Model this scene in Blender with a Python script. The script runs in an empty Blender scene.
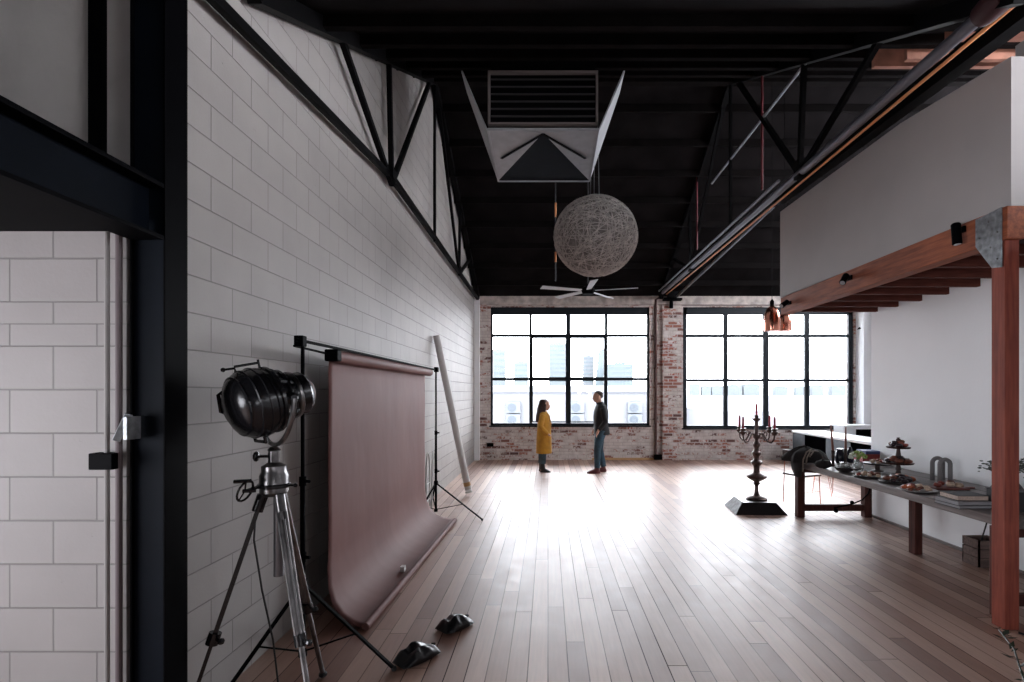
import bpy, math, random
from mathutils import Matrix, Vector, noise
random.seed(7)
PI = math.pi
SC = bpy.context.scene
COL = SC.collection
F, VX, VY, CH = 520.0, 548.0, 393.0, 1.75

def P(px, py, d):
    """the place seen at a pixel of the 1024 x 682 frame, d metres into the room"""
    return Vector(((px - VX) / F * d, d, CH - (py - VY) / F * d))

# ------------------------------------------------------------------ materials
MATS = {}
def mat(name, col, rough=.6, metal=0.0, noise_amt=0.0, noise_scale=8.0, bump=0.0, bump_scale=40.0, spec=.5, col2=None, coat=0.0, sheen=0.0):
    if name in MATS: return MATS[name]
    m = bpy.data.materials.new(name); m.use_nodes = True
    nt = m.node_tree; b = nt.nodes['Principled BSDF']
    b.inputs['Base Color'].default_value = (*col, 1)
    b.inputs['Roughness'].default_value = rough
    b.inputs['Metallic'].default_value = metal
    b.inputs['Specular IOR Level'].default_value = spec
    b.inputs['Coat Weight'].default_value = coat
    b.inputs['Sheen Weight'].default_value = sheen
    tc = nt.nodes.new('ShaderNodeTexCoord')
    if noise_amt or col2:
        n = nt.nodes.new('ShaderNodeTexNoise'); n.inputs['Scale'].default_value = noise_scale; n.inputs['Detail'].default_value = 5
        nt.links.new(tc.outputs['Object'], n.inputs['Vector'])
        r = nt.nodes.new('ShaderNodeValToRGB')
        c2 = col2 or tuple(max(0, c * (1 - noise_amt)) for c in col)
        r.color_ramp.elements[0].position = .35; r.color_ramp.elements[1].position = .65
        r.color_ramp.elements[0].color = (*c2, 1); r.color_ramp.elements[1].color = (*col, 1)
        nt.links.new(n.outputs['Fac'], r.inputs['Fac']); nt.links.new(r.outputs['Color'], b.inputs['Base Color'])
    if bump:
        n2 = nt.nodes.new('ShaderNodeTexNoise'); n2.inputs['Scale'].default_value = bump_scale; n2.inputs['Detail'].default_value = 4
        nt.links.new(tc.outputs['Object'], n2.inputs['Vector'])
        bp = nt.nodes.new('ShaderNodeBump'); bp.inputs['Strength'].default_value = bump; bp.inputs['Distance'].default_value = .01
        nt.links.new(n2.outputs['Fac'], bp.inputs['Height']); nt.links.new(bp.outputs['Normal'], b.inputs['Normal'])
    MATS[name] = m
    return m

class NT:
    """small helper to write node trees"""
    def __init__(s, name):
        s.m = bpy.data.materials.new(name); s.m.use_nodes = True; s.t = s.m.node_tree
        s.b = s.t.nodes['Principled BSDF']; MATS[name] = s.m
        g = s.n('ShaderNodeNewGeometry'); s.pos = g.outputs['Position']
        sp = s.n('ShaderNodeSeparateXYZ'); s.l(s.pos, sp.inputs[0]); s.x, s.y, s.z = sp.outputs
    def n(s, k, **kw):
        o = s.t.nodes.new(k)
        for a, v in kw.items(): setattr(o, a, v)
        return o
    def l(s, a, b): s.t.links.new(a, b)
    def comb(s, x, y, z=None):
        c = s.n('ShaderNodeCombineXYZ'); s.l(x, c.inputs[0]); s.l(y, c.inputs[1])
        if z: s.l(z, c.inputs[2])
        return c.outputs[0]
    def noise(s, vec, scale, detail=4, rough=.55):
        n = s.n('ShaderNodeTexNoise'); n.inputs['Scale'].default_value = scale; n.inputs['Detail'].default_value = detail
        n.inputs['Roughness'].default_value = rough; s.l(vec, n.inputs['Vector']); return n.outputs['Fac']
    def ramp(s, fac, stops):
        r = s.n('ShaderNodeValToRGB'); e = r.color_ramp.elements
        while len(e) < len(stops): e.new(.5)
        for i, (p, c) in enumerate(stops):
            e[i].position = p; e[i].color = (*c, 1) if isinstance(c, tuple) else (c, c, c, 1)
        s.l(fac, r.inputs['Fac']); return r.outputs['Color']
    def mix(s, fac, a, b, mode='MIX'):
        m = s.n('ShaderNodeMix', data_type='RGBA', blend_type=mode)
        for v, i in ((fac, 0), (a, 6), (b, 7)):
            if isinstance(v, (int, float)): m.inputs[i].default_value = v
            elif isinstance(v, tuple): m.inputs[i].default_value = (*v, 1)
            else: s.l(v, m.inputs[i])
        return m.outputs[2]
    def math(s, op, a, b=0.0):
        m = s.n('ShaderNodeMath', operation=op)
        for v, i in ((a, 0), (b, 1)):
            if isinstance(v, (int, float)): m.inputs[i].default_value = v
            else: s.l(v, m.inputs[i])
        return m.outputs[0]
    def brick(s, vec, w, h, mortar, c1=(0, 0, 0), c2=(1, 1, 1), cm=(0, 0, 0), offset=.5, smooth=.1, bias=0):
        k = s.n('ShaderNodeTexBrick'); k.offset = offset; k.inputs['Scale'].default_value = 1
        k.inputs['Brick Width'].default_value = w; k.inputs['Row Height'].default_value = h
        k.inputs['Mortar Size'].default_value = mortar; k.inputs['Mortar Smooth'].default_value = smooth; k.inputs['Bias'].default_value = bias
        k.inputs['Color1'].default_value = (*c1, 1); k.inputs['Color2'].default_value = (*c2, 1); k.inputs['Mortar'].default_value = (*cm, 1)
        s.l(vec, k.inputs['Vector']); return k.outputs['Color'], k.outputs['Fac']
    def bump(s, h, strength=.5, dist=.01, invert=False):
        b = s.n('ShaderNodeBump', invert=invert); b.inputs['Strength'].default_value = strength; b.inputs['Distance'].default_value = dist
        s.l(h, b.inputs['Height']); s.l(b.outputs['Normal'], s.b.inputs['Normal'])

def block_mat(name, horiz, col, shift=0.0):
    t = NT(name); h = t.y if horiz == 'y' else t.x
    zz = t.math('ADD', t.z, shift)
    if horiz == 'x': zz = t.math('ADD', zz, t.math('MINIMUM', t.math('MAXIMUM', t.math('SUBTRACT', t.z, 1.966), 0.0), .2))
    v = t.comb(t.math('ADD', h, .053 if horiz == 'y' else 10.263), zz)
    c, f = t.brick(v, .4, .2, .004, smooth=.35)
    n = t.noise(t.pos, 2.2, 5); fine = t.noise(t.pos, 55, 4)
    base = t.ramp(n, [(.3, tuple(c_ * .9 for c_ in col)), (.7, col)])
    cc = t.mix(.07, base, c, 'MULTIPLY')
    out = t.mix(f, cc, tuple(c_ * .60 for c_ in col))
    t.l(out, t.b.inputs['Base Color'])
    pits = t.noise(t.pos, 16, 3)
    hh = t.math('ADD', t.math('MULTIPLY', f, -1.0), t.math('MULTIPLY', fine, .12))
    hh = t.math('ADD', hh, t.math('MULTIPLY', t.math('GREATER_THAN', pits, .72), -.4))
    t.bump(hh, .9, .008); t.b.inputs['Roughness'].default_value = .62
    return t.m

def floor_mat():
    t = NT('oiled_floorboards')
    row = t.math('FLOOR', t.math('DIVIDE', t.math('ADD', t.x, 30.08), .128))
    wn = t.n('ShaderNodeTexWhiteNoise', noise_dimensions='1D'); t.l(row, wn.inputs['W'])
    v = t.comb(t.math('ADD', t.math('ADD', t.y, 20.3), t.math('MULTIPLY', wn.outputs['Value'], 2.6)), t.math('ADD', t.x, 30.08))
    c, f0 = t.brick(v, 2.6, .128, .0034, offset=.0, smooth=.0)
    gap = t.ramp(t.noise(t.comb(t.math('MULTIPLY', row, 3.7), t.math('MULTIPLY', t.y, .5)), 1.0, 2), [(.35, .25), (.6, 1.0)])
    f = t.math('MULTIPLY', f0, gap)
    st = t.comb(t.math('MULTIPLY', t.x, 14), t.math('MULTIPLY', t.y, .9))
    grain = t.noise(st, 3.2, 6, .6); wide = t.noise(t.pos, .55, 3)
    base = t.ramp(c, [(0, (.24, .11, .075)), (.35, (.37, .20, .14)), (.7, (.46, .28, .21)), (1, (.56, .37, .29))])
    base = t.mix(.5, base, t.ramp(grain, [(.25, .62), (.7, 1.05)]), 'MULTIPLY')
    base = t.mix(.5, base, t.ramp(wide, [(.3, .75), (.7, 1.1)]), 'MULTIPLY')
    t.l(t.mix(f, base, (.035, .02, .018)), t.b.inputs['Base Color'])
    t.l(t.ramp(t.noise(t.pos, 6, 4), [(.3, .42), (.75, .54)]), t.b.inputs['Roughness'])
    dry = t.math('SUBTRACT', 1.0, f); t.l(t.math('MULTIPLY', dry, .33), t.b.inputs['Coat Weight']); t.l(t.math('MULTIPLY', dry, .75), t.b.inputs['Specular IOR Level']); t.b.inputs['Coat Roughness'].default_value = .45; t.b.inputs['Coat IOR'].default_value = 1.6
    h = t.math('ADD', t.math('MULTIPLY', f, -1), t.math('MULTIPLY', grain, .12))
    t.bump(h, .35, .003); return t.m

def brick_mat(name='whitewashed_brick', wash=.5, horiz='x'):
    t = NT(name); hx = t.x if horiz == 'x' else t.y
    v = t.comb(t.math('ADD', hx, 20), t.math('ADD', t.z, 10))
    c, f = t.brick(v, .236, .083, .011, smooth=.25)
    red = t.ramp(c, [(0, (.20, .055, .04)), (.4, (.36, .09, .06)), (.7, (.42, .17, .12)), (1, (.12, .06, .055))])
    red = t.mix(.4, red, t.ramp(t.noise(t.pos, 24, 4), [(.3, .55), (.7, 1.0)]), 'MULTIPLY')
    paint = t.ramp(t.noise(t.pos, 5, 5), [(.3, (.50, .44, .41)), (.55, (.64, .58, .55)), (.75, (.74, .69, .67))])
    cv = t.n('ShaderNodeSeparateColor'); t.l(c, cv.inputs[0])
    patch = t.noise(t.comb(t.math('MULTIPLY', hx, .7), t.z), 1.6, 5, .65)
    edge = t.noise(t.pos, 17, 5, .7)
    s_ = t.math('ADD', t.math('MULTIPLY', cv.outputs[0], .20), t.math('ADD', t.math('MULTIPLY', patch, .75), t.math('MULTIPLY', edge, .55)))
    m = t.ramp(s_, [(wash + .21, 0.0), (wash + .29, 1.0)])
    notm = t.math('SUBTRACT', 1.0, f)
    bw = t.n('ShaderNodeRGBToBW'); t.l(m, bw.inputs[0])
    t.l(t.mix(t.math('MULTIPLY', bw.outputs[0], notm), t.mix(t.math('MULTIPLY', f, .35), paint, (.30, .25, .23)), red), t.b.inputs['Base Color'])
    t.b.inputs['Roughness'].default_value = .8
    t.bump(t.math('ADD', t.math('MULTIPLY', f, -1), t.math('MULTIPLY', edge, .8)), .8, .012); return t.m

def wood_mat(name, c1, c2, axis='x', rough=.5, scale=5.0, spec=.5):
    t = NT(name); tc = t.n('ShaderNodeTexCoord'); mp = t.n('ShaderNodeMapping')
    sc = {'x': (.5, 7, 7), 'y': (7, .5, 7), 'z': (7, 7, .5)}[axis]; mp.inputs['Scale'].default_value = sc
    t.l(tc.outputs['Object'], mp.inputs['Vector'])
    g = t.noise(mp.outputs[0], scale, 6, .62); k = t.noise(tc.outputs['Object'], 3.1, 3)
    a = t.ramp(g, [(.3, c1), (.68, c2)])
    t.l(t.mix(.45, a, t.ramp(k, [(.3, .6), (.65, 1.1)]), 'MULTIPLY'), t.b.inputs['Base Color'])
    t.b.inputs['Roughness'].default_value = rough; t.b.inputs['Specular IOR Level'].default_value = spec
    t.bump(g, .25, .004); return t.m

def glass_mat():
    m = bpy.data.materials.new('window_glass'); m.use_nodes = True; nt = m.node_tree; nt.nodes.clear()
    o = nt.nodes.new('ShaderNodeOutputMaterial'); tr = nt.nodes.new('ShaderNodeBsdfTransparent'); gl = nt.nodes.new('ShaderNodeBsdfGlossy')
    gl.inputs['Roughness'].default_value = .02; tr.inputs['Color'].default_value = (.97, .98, .98, 1)
    mx = nt.nodes.new('ShaderNodeMixShader'); fr = nt.nodes.new('ShaderNodeFresnel'); fr.inputs['IOR'].default_value = 1.3
    nt.links.new(fr.outputs[0], mx.inputs[0]); nt.links.new(tr.outputs[0], mx.inputs[1]); nt.links.new(gl.outputs[0], mx.inputs[2])
    nt.links.new(mx.outputs[0], o.inputs[0]); return m
def clear_glass():
    m = bpy.data.materials.new('drinking_glass'); m.use_nodes = True; b = m.node_tree.nodes['Principled BSDF']
    b.inputs['Transmission Weight'].default_value = .92; b.inputs['Roughness'].default_value = .03; b.inputs['IOR'].default_value = 1.3
    b.inputs['Base Color'].default_value = (.9, .93, .93, 1); return m
def paper_mat():
    t = NT('dusty_pink_paper')
    n = t.noise(t.comb(t.y, t.math('MULTIPLY', t.z, .25)), 2.0, 3)
    t.l(t.ramp(n, [(.3, (.17, .076, .068)), (.7, (.20, .094, .084))]), t.b.inputs['Base Color'])
    t.b.inputs['Roughness'].default_value = .62; t.b.inputs['Specular IOR Level'].default_value = .2; t.bump(t.noise(t.comb(t.math('MULTIPLY', t.y, 2), t.z), 1.6, 2), .35, .02)
    return t.m

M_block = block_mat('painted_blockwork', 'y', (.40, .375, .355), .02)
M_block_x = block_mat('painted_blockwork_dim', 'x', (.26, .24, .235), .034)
M_floor = floor_mat(); M_brick = brick_mat('whitewashed_brick', .565); M_pier = brick_mat('pier_brick', .525)
M_brick_y = brick_mat('return_brick', .52, 'y')
M_lintel = mat('weathered_plaster', (.60, .53, .49), .8, noise_amt=.45, noise_scale=6, bump=.5, bump_scale=14)
M_plaster = mat('grey_plaster', (.70, .66, .63), .85, noise_amt=.18, noise_scale=2.5, bump=.2, bump_scale=20)
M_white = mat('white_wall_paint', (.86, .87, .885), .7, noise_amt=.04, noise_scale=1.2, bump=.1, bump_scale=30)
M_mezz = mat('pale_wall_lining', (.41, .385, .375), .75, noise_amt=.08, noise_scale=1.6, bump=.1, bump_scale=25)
M_black = mat('black_steel', (.0012, .0012, .0018), .6, spec=.03)
M_navy = mat('dark_blue_steel', (.003, .005, .009), .6, noise_amt=.3, noise_scale=4, spec=.06)
M_roof = mat('blackened_roof_lining', (.011, .0095, .010), .85, noise_amt=.55, noise_scale=2.2, spec=.03)
M_purlin = mat('dark_purlin', (.006, .0045, .0045), .8, noise_amt=.5, noise_scale=5, spec=.06)
M_truss = mat('truss_steel', (.0035, .0035, .004), .6, spec=.06)
M_pipe = mat('galvanised_pipe', (.30, .31, .33), .38, .7, noise_amt=.3)
M_dkpipe = mat('dark_pipe', (.055, .055, .06), .4, .5)
M_copperpipe = mat('orange_conduit', (.75, .30, .12), .4)
M_redpipe = mat('red_rod', (.12, .012, .018), .5)
M_frame = mat('window_frame_paint', (.010, .014, .019), .5, spec=.2)
M_glass = glass_mat(); M_dglass = clear_glass(); M_paper = paper_mat()
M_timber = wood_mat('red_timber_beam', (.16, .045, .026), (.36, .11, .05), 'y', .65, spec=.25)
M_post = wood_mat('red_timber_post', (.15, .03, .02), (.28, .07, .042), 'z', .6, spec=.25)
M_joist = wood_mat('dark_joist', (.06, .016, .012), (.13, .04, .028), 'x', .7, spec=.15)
M_galv = mat('galvanised_plate', (.36, .38, .40), .45, .55, noise_amt=.5, noise_scale=22)
M_chrome = mat('worn_chrome', (.30, .29, .29), .3, 1.0, noise_amt=.6, noise_scale=9)
M_lamp = mat('lamp_black_enamel', (.010, .010, .012), .22, .1, spec=.5, bump=.1)
M_lens = mat('fresnel_glass', (.30, .32, .34), .05, .0, spec=1.0, coat=1.0)
M_silver = mat('tarnished_silver', (.15, .105, .095), .34, .75, noise_amt=.6, noise_scale=25)
M_candle = mat('crimson_wax', (.40, .012, .045), .4)
M_tableleg = wood_mat('table_leg_wood', (.04, .014, .012), (.10, .033, .025), 'z', .6, spec=.2)
M_tabletop = wood_mat('weathered_table_top', (.08, .065, .062), (.20, .17, .16), 'y', .45)
M_sandbag = mat('black_vinyl', (.004, .004, .005), .3, spec=.45, bump=.5, bump_scale=18)
M_cotton = mat('string_fibre', (.78, .73, .69), .9, noise_amt=.35, noise_scale=18, bump=.9, bump_scale=60)
M_cotton2 = mat('string_fibre_dark', (.36, .33, .31), .9, noise_amt=.5, noise_scale=20, bump=.8, bump_scale=50)
M_fanblade = mat('fan_blade_paint', (.62, .63, .66), .4)
M_duct = mat('white_sheet_metal', (.42, .43, .45), .5, .1, noise_amt=.15)
M_copper = mat('polished_copper', (.80, .34, .24), .2, 1.0)
M_tube = mat('white_cardboard', (.62, .60, .58), .7)
M_tan = mat('tan_cardboard', (.50, .30, .14), .8)
M_skin = mat('skin', (.52, .30, .22), .55)
M_hairw = mat('auburn_hair', (.055, .018, .013), .5, noise_amt=.6, noise_scale=40, bump=.6, bump_scale=70)
M_hairm = mat('short_brown_hair', (.05, .032, .025), .7)
M_coat = mat('mustard_wool', (.55, .27, .025), .85, noise_amt=.25, noise_scale=7, bump=.4, bump_scale=30, sheen=.1)
M_denim = mat('blue_denim', (.035, .085, .125), .8, noise_amt=.5, noise_scale=9)
M_denim2 = mat('grey_blue_denim', (.05, .085, .105), .8, noise_amt=.5, noise_scale=9)
M_jacket = mat('dark_jacket', (.006, .006, .008), .75, bump=.5, bump_scale=14)
M_burg = mat('burgundy_leather', (.10, .012, .014), .35)
M_blkleather = mat('black_leather', (.01, .009, .009), .35)
M_ceramic = mat('grey_concrete', (.20, .19, .19), .8, noise_amt=.2)
M_darkwood = mat('dark_stained_wood', (.045, .018, .013), .45, noise_amt=.4)
M_dish = mat('dark_stoneware', (.028, .022, .024), .4)
M_pastry = mat('baked_pastry', (.22, .07, .04), .6, noise_amt=.6, noise_scale=30)
M_pink = mat('pink_food', (.34, .07, .05), .5, noise_amt=.4, noise_scale=30)
M_cream = mat('cream_food', (.62, .45, .33), .6, noise_amt=.4, noise_scale=30)
M_orange = mat('orange_food', (.40, .09, .03), .5)
M_berry = mat('dark_berries', (.018, .008, .012), .35)
M_green = mat('pale_green_petals', (.34, .50, .13), .7, noise_amt=.4, noise_scale=30)
M_petal = mat('white_petals', (.75, .78, .68), .7)
M_leaf = mat('dark_leaf', (.015, .025, .014), .5)
M_cloth = mat('charcoal_cloth', (.018, .015, .015), .9, noise_amt=.4, noise_scale=12, bump=.4)
M_cloth_l = mat('taupe_trim', (.22, .18, .15), .9)
M_cabgrey = mat('grey_cabinet', (.13, .15, .17), .6, noise_amt=.2, spec=.2)
M_cabblack = mat('black_cabinet', (.0015, .0015, .002), .6, spec=.0)
M_worktop = mat('white_worktop', (.74, .75, .77), .35)
M_woodpale = mat('pale_orange_wood', (.45, .2, .1), .5)
M_pagew = mat('book_pages', (.48, .38, .32), .8, noise_amt=.25, noise_scale=60)
M_bookgrey = mat('grey_book_cloth', (.24, .24, .25), .7)
M_bookblack = mat('black_book_cloth', (.012, .012, .014), .6)
M_bluebox = mat('blue_card', (.05, .07, .20), .5)
M_redbox = mat('red_card', (.35, .05, .05), .5)
M_crate = wood_mat('crate_board', (.07, .045, .04), (.18, .12, .10), 'x', .7)
M_rubber = mat('black_rubber', (.012, .012, .012), .7)
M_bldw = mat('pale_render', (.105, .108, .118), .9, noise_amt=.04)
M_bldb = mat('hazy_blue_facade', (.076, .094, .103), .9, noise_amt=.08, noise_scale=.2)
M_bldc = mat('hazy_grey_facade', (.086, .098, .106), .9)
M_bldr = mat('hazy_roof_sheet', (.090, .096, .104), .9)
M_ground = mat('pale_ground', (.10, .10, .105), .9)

# ------------------------------------------------------------------ mesh builder
class MB:
    def __init__(s, T=None): s.v = []; s.f = []; s.mi = []; s.T = T; s.cur = 0
    def add(s, vs, fs):
        o = len(s.v)
        for p in vs:
            p = Vector(p); s.v.append(s.T @ p if s.T else p)
        for f in fs: s.f.append([i + o for i in f]); s.mi.append(s.cur)
        return s
    def box(s, a, b):
        x0, y0, z0 = (min(a[i], b[i]) for i in range(3)); x1, y1, z1 = (max(a[i], b[i]) for i in range(3))
        return s.add([(x0,y0,z0),(x1,y0,z0),(x1,y1,z0),(x0,y1,z0),(x0,y0,z1),(x1,y0,z1),(x1,y1,z1),(x0,y1,z1)],
                     [(0,3,2,1),(4,5,6,7),(0,1,5,4),(1,2,6,5),(2,3,7,6),(3,0,4,7)])
    def hexa(s, q):   # 8 corners, bottom four then top four
        return s.add(q, [(0,3,2,1),(4,5,6,7),(0,1,5,4),(1,2,6,5),(2,3,7,6),(3,0,4,7)])
    def bar(s, p, q, w, h=None, up=(0, 0, 1)):
        p, q = Vector(p), Vector(q); h = h or w; d = (q - p).normalized(); u = Vector(up)
        if abs(d.dot(u)) > .98: u = Vector((0, 1, 0)) if abs(d.y) < .9 else Vector((1, 0, 0))
        a = d.cross(u).normalized() * w / 2; b = a.cross(d).normalized() * h / 2
        return s.hexa([p-a-b, p+a-b, p+a+b, p-a+b, q-a-b, q+a-b, q+a+b, q-a+b])
    def tube(s, pts, r, n=10, caps=True):
        pts = [Vector(p) for p in pts]; rs = r if isinstance(r, (list, tuple)) else [r] * len(pts)
        vs = []; prev = None
        for i, p in enumerate(pts):
            d = (pts[min(i+1, len(pts)-1)] - pts[max(i-1, 0)]).normalized()
            if prev is None:
                u = Vector((0, 0, 1)) if abs(d.z) < .9 else Vector((1, 0, 0)); a = d.cross(u).normalized()
            else:
                a = (prev - d * prev.dot(d)).normalized()
            prev = a; b = d.cross(a)
            for k in range(n):
                t = 2 * PI * k / n; vs.append(p + (a * math.cos(t) + b * math.sin(t)) * rs[i])
        fs = [(i*n+k, i*n+(k+1)%n, (i+1)*n+(k+1)%n, (i+1)*n+k) for i in range(len(pts)-1) for k in range(n)]
        if caps: fs += [tuple(range(n-1, -1, -1)), tuple(range((len(pts)-1)*n, len(pts)*n))]
        return s.add(vs, fs)
    def lathe(s, prof, c=(0,0,0), axis=(0,0,1), n=24):
        c = Vector(c); ax = Vector(axis).normalized(); u = Vector((1,0,0)) if abs(ax.x) < .8 else Vector((0,1,0))
        a = ax.cross(u).normalized(); b = ax.cross(a); vs = []
        for r, h in prof:
            for k in range(n):
                t = 2*PI*k/n; vs.append(c + ax*h + (a*math.cos(t)+b*math.sin(t))*max(r, .0005))
        m = len(prof)
        fs = [(i*n+k, i*n+(k+1)%n, (i+1)*n+(k+1)%n, (i+1)*n+k) for i in range(m-1) for k in range(n)]
        fs += [tuple(range(n-1,-1,-1)), tuple(range((m-1)*n, m*n))]
        return s.add(vs, fs)
    def loft(s, secs, n=16):   # secs: (cx, cy, cz, rx, ry) horizontal ellipses
        vs = []
        for cx, cy, cz, rx, ry in secs:
            for k in range(n):
                t = 2*PI*k/n; vs.append((cx+rx*math.cos(t), cy+ry*math.sin(t), cz))
        m = len(secs)
        fs = [(i*n+k, i*n+(k+1)%n, (i+1)*n+(k+1)%n, (i+1)*n+k) for i in range(m-1) for k in range(n)]
        fs += [tuple(range(n-1,-1,-1)), tuple(range((m-1)*n, m*n))]
        return s.add(vs, fs)
    def ball(s, c, r, n=12, sq=(1,1,1), jit=0.0):
        c = Vector(c); m = n//2; vs = []
        for i in range(m+1):
            ph = PI*i/m
            for k in range(n):
                t = 2*PI*k/n; p = Vector((math.sin(ph)*math.cos(t), math.sin(ph)*math.sin(t), -math.cos(ph)))
                rr = r * (1 + (jit * noise.noise((p + c) * 2.7 / 1.0) if jit else 0))
                vs.append(c + Vector((p.x*sq[0], p.y*sq[1], p.z*sq[2])) * rr)
        fs = [(i*n+k, i*n+(k+1)%n, (i+1)*n+(k+1)%n, (i+1)*n+k) for i in range(m) for k in range(n)]
        return s.add(vs, fs)
    def prism(s, pts, off):   # planar outline swept by a vector
        pts = [Vector(p) for p in pts]; off = Vector(off); n = len(pts)
        return s.add(pts + [p+off for p in pts], [tuple(range(n-1,-1,-1)), tuple(range(n, 2*n))] + [(i,(i+1)%n,n+(i+1)%n,n+i) for i in range(n)])
    def build(s, name, m, parent=None, origin=None, bevel=0, sharp=35, remesh=0, sub=0, smooth=True):
        ms = m if isinstance(m, list) else [m]
        if parent is not None: org = WORLD[parent.name]
        elif origin is not None: org = Vector(origin)
        else:
            xs = [v.x for v in s.v]; ys = [v.y for v in s.v]
            org = Vector(((min(xs)+max(xs))/2, (min(ys)+max(ys))/2, min(v.z for v in s.v)))
        me = bpy.data.meshes.new(name); me.from_pydata([tuple(v - org) for v in s.v], [], s.f)
        for k in ms: me.materials.append(k)
        for p, i in zip(me.polygons, s.mi): p.material_index = i
        import bmesh
        bm = bmesh.new(); bm.from_mesh(me); bmesh.ops.recalc_face_normals(bm, faces=bm.faces); bm.to_mesh(me); bm.free()
        o = bpy.data.objects.new(name, me); COL.objects.link(o)
        if bevel:
            b = o.modifiers.new('bevel', 'BEVEL'); b.width = bevel; b.segments = 2; b.limit_method = 'ANGLE'; b.angle_limit = math.radians(40)
        if remesh:
            r = o.modifiers.new('remesh', 'REMESH'); r.mode = 'VOXEL'; r.voxel_size = remesh; r.use_smooth_shade = True
            sm = o.modifiers.new('smooth', 'SMOOTH'); sm.iterations = 4; sm.factor = .5
        if sub:
            q = o.modifiers.new('sub', 'SUBSURF'); q.levels = q.render_levels = sub
        if remesh:
            dg = bpy.context.evaluated_depsgraph_get(); ev = bpy.data.meshes.new_from_object(o.evaluated_get(dg))
            o.modifiers.clear(); o.data = ev; ev.name = name
            me = ev
            if not me.materials: me.materials.append(ms[0])
        if smooth:
            for p in me.polygons: p.use_smooth = True
            if not remesh and not sub: me.set_sharp_from_angle(angle=math.radians(sharp))
        if parent is not None: o.parent = parent
        else: o.location = org
        WORLD[o.name] = org.copy()
        return o
WORLD = {}

def tag(o, label, cat, group=None, kind=None):
    if label: o['label'] = label
    if cat: o['category'] = cat
    if group: o['group'] = group
    if kind: o['kind'] = kind
    return o
def thing(name, loc, label, cat, group=None):
    o = bpy.data.objects.new(name, None); COL.objects.link(o); o.empty_display_size = .1
    o.location = Vector(loc); WORLD[o.name] = Vector(loc); return tag(o, label, cat, group)
def struct(o): o['kind'] = 'structure'; return o
def dup(root, loc, label=None, rz=None):
    r = root.copy(); COL.objects.link(r); r.location = loc; WORLD[r.name] = Vector(loc)
    if rz is not None: r.rotation_euler.z = rz
    if label: r['label'] = label
    for ch in list(root.children):
        c = ch.copy(); COL.objects.link(c); c.parent = r
        for g in list(ch.children):
            d = g.copy(); COL.objects.link(d); d.parent = c
    return r
def smooth_prof(p, k=4):
    out = []
    for i in range(len(p) - 1):
        a, b, c, d = p[max(i-1, 0)], p[i], p[i+1], p[min(i+2, len(p)-1)]
        for j in range(k):
            t = j / k; out.append(tuple(.5*((2*b[q]) + (c[q]-a[q])*t + (2*a[q]-5*b[q]+4*c[q]-d[q])*t*t + (3*b[q]-a[q]-3*c[q]+d[q])*t**3) for q in (0, 1)))
    return [(max(.004, r), h) for r, h in out + [p[-1]]]
def B(a, b): return MB().box(a, b)

# ------------------------------------------------------------------ room shell
XL, XR, XE, YB = -1.91, 4.60, 8.35, 13.6
struct(B((-4.6, -5, -.12), (XE + .3, YB + .3, 0)).build('floor', M_floor, origin=(0, 0, 0)))

def roof_z(d): return 4.30 + .49 * (d - 3.2) if d < 8.35 else 4.30 + .49 * (13.5 - d)
# left wall with its gable-shaped head (blocks below, the same wall carried up)
pts = [(XL, 2.75, 0), (XL, YB, 0), (XL, YB, 4.3), (XL, 8.35, 6.92), (XL, 3.2, 4.36), (XL, 2.75, 4.36)]
struct(MB().prism(pts, (-.2, 0, 0)).build('wall_left', M_block, origin=(0, 0, 0)))
# side room behind the opening on the left
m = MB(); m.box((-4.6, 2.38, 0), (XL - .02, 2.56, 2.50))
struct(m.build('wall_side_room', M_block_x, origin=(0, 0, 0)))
struct(B((-4.6, 2.46, 2.50), (XL - .02, 2.62, 4.4)).build('wall_upper_left', M_plaster, origin=(0, 0, 0)))
struct(B((-4.6, -5, 2.49), (-1.93, 2.38, 2.60)).build('ceiling_side_room', M_black, origin=(0, 0, 0)))
SW = (-3.2, 1.4, .5, 2.2)  # unseen window added in the side room to brighten the right wall
m = MB(); m.box((-4.8, -5, 0), (-4.6, SW[0], 4.4)); m.box((-4.8, SW[1], 0), (-4.6, 2.6, 4.4)); m.box((-4.8, SW[0], 0), (-4.6, SW[1], SW[2])); m.box((-4.8, SW[0], SW[3]), (-4.6, SW[1], 4.4))
struct(m.build('wall_far_left', M_plaster, origin=(0, 0, 0)))
m = MB()
for k in range(5):
    y = SW[0] + (SW[1] - SW[0] - .06) * k / 4; m.box((-4.74, y, SW[2]), (-4.68, y + .06, SW[3]))
m.box((-4.74, SW[0], SW[2]), (-4.68, SW[1], SW[2] + .06)); m.box((-4.74, SW[0], SW[3] - .06), (-4.68, SW[1], SW[3]))
struct(m.build('window_5', M_frame, origin=(0, 0, 0)))  # frame of the added side window

# back wall: built round two window openings
def wx(px): return (px - VX) / F * YB
def wz(py): return CH - (py - VY) / F * YB
W1 = (wx(490.5), wx(649.5), wz(425.5), wz(307)); W2 = (wx(683), wx(854), wz(428), wz(307))
m = MB(); y0, y1 = YB, YB + .35
m.box((XL - .2, y0, 0), (W1[0], y1, 4.25)); m.box((W1[1], y0, 0), (W2[0], y1, 4.25)); m.box((W2[1], y0, 0), (XE + .2, y1, 4.25))
m.box((W1[0], y0, 0), (W1[1], y1, W1[2])); m.box((W2[0], y0, 0), (W2[1], y1, W2[2]))
m.box((W1[0], y0, W1[3]), (W1[1], y1, 4.25)); m.box((W2[0], y0, W2[3]), (W2[1], y1, 4.25))
struct(m.build('wall_back', M_brick, origin=(0, 0, 0)))
struct(B((wx(480), YB - .05, wz(305)), (XE, YB, wz(292))).build('trim_1', M_lintel, origin=(0, 0, 0), bevel=.008))
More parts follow.
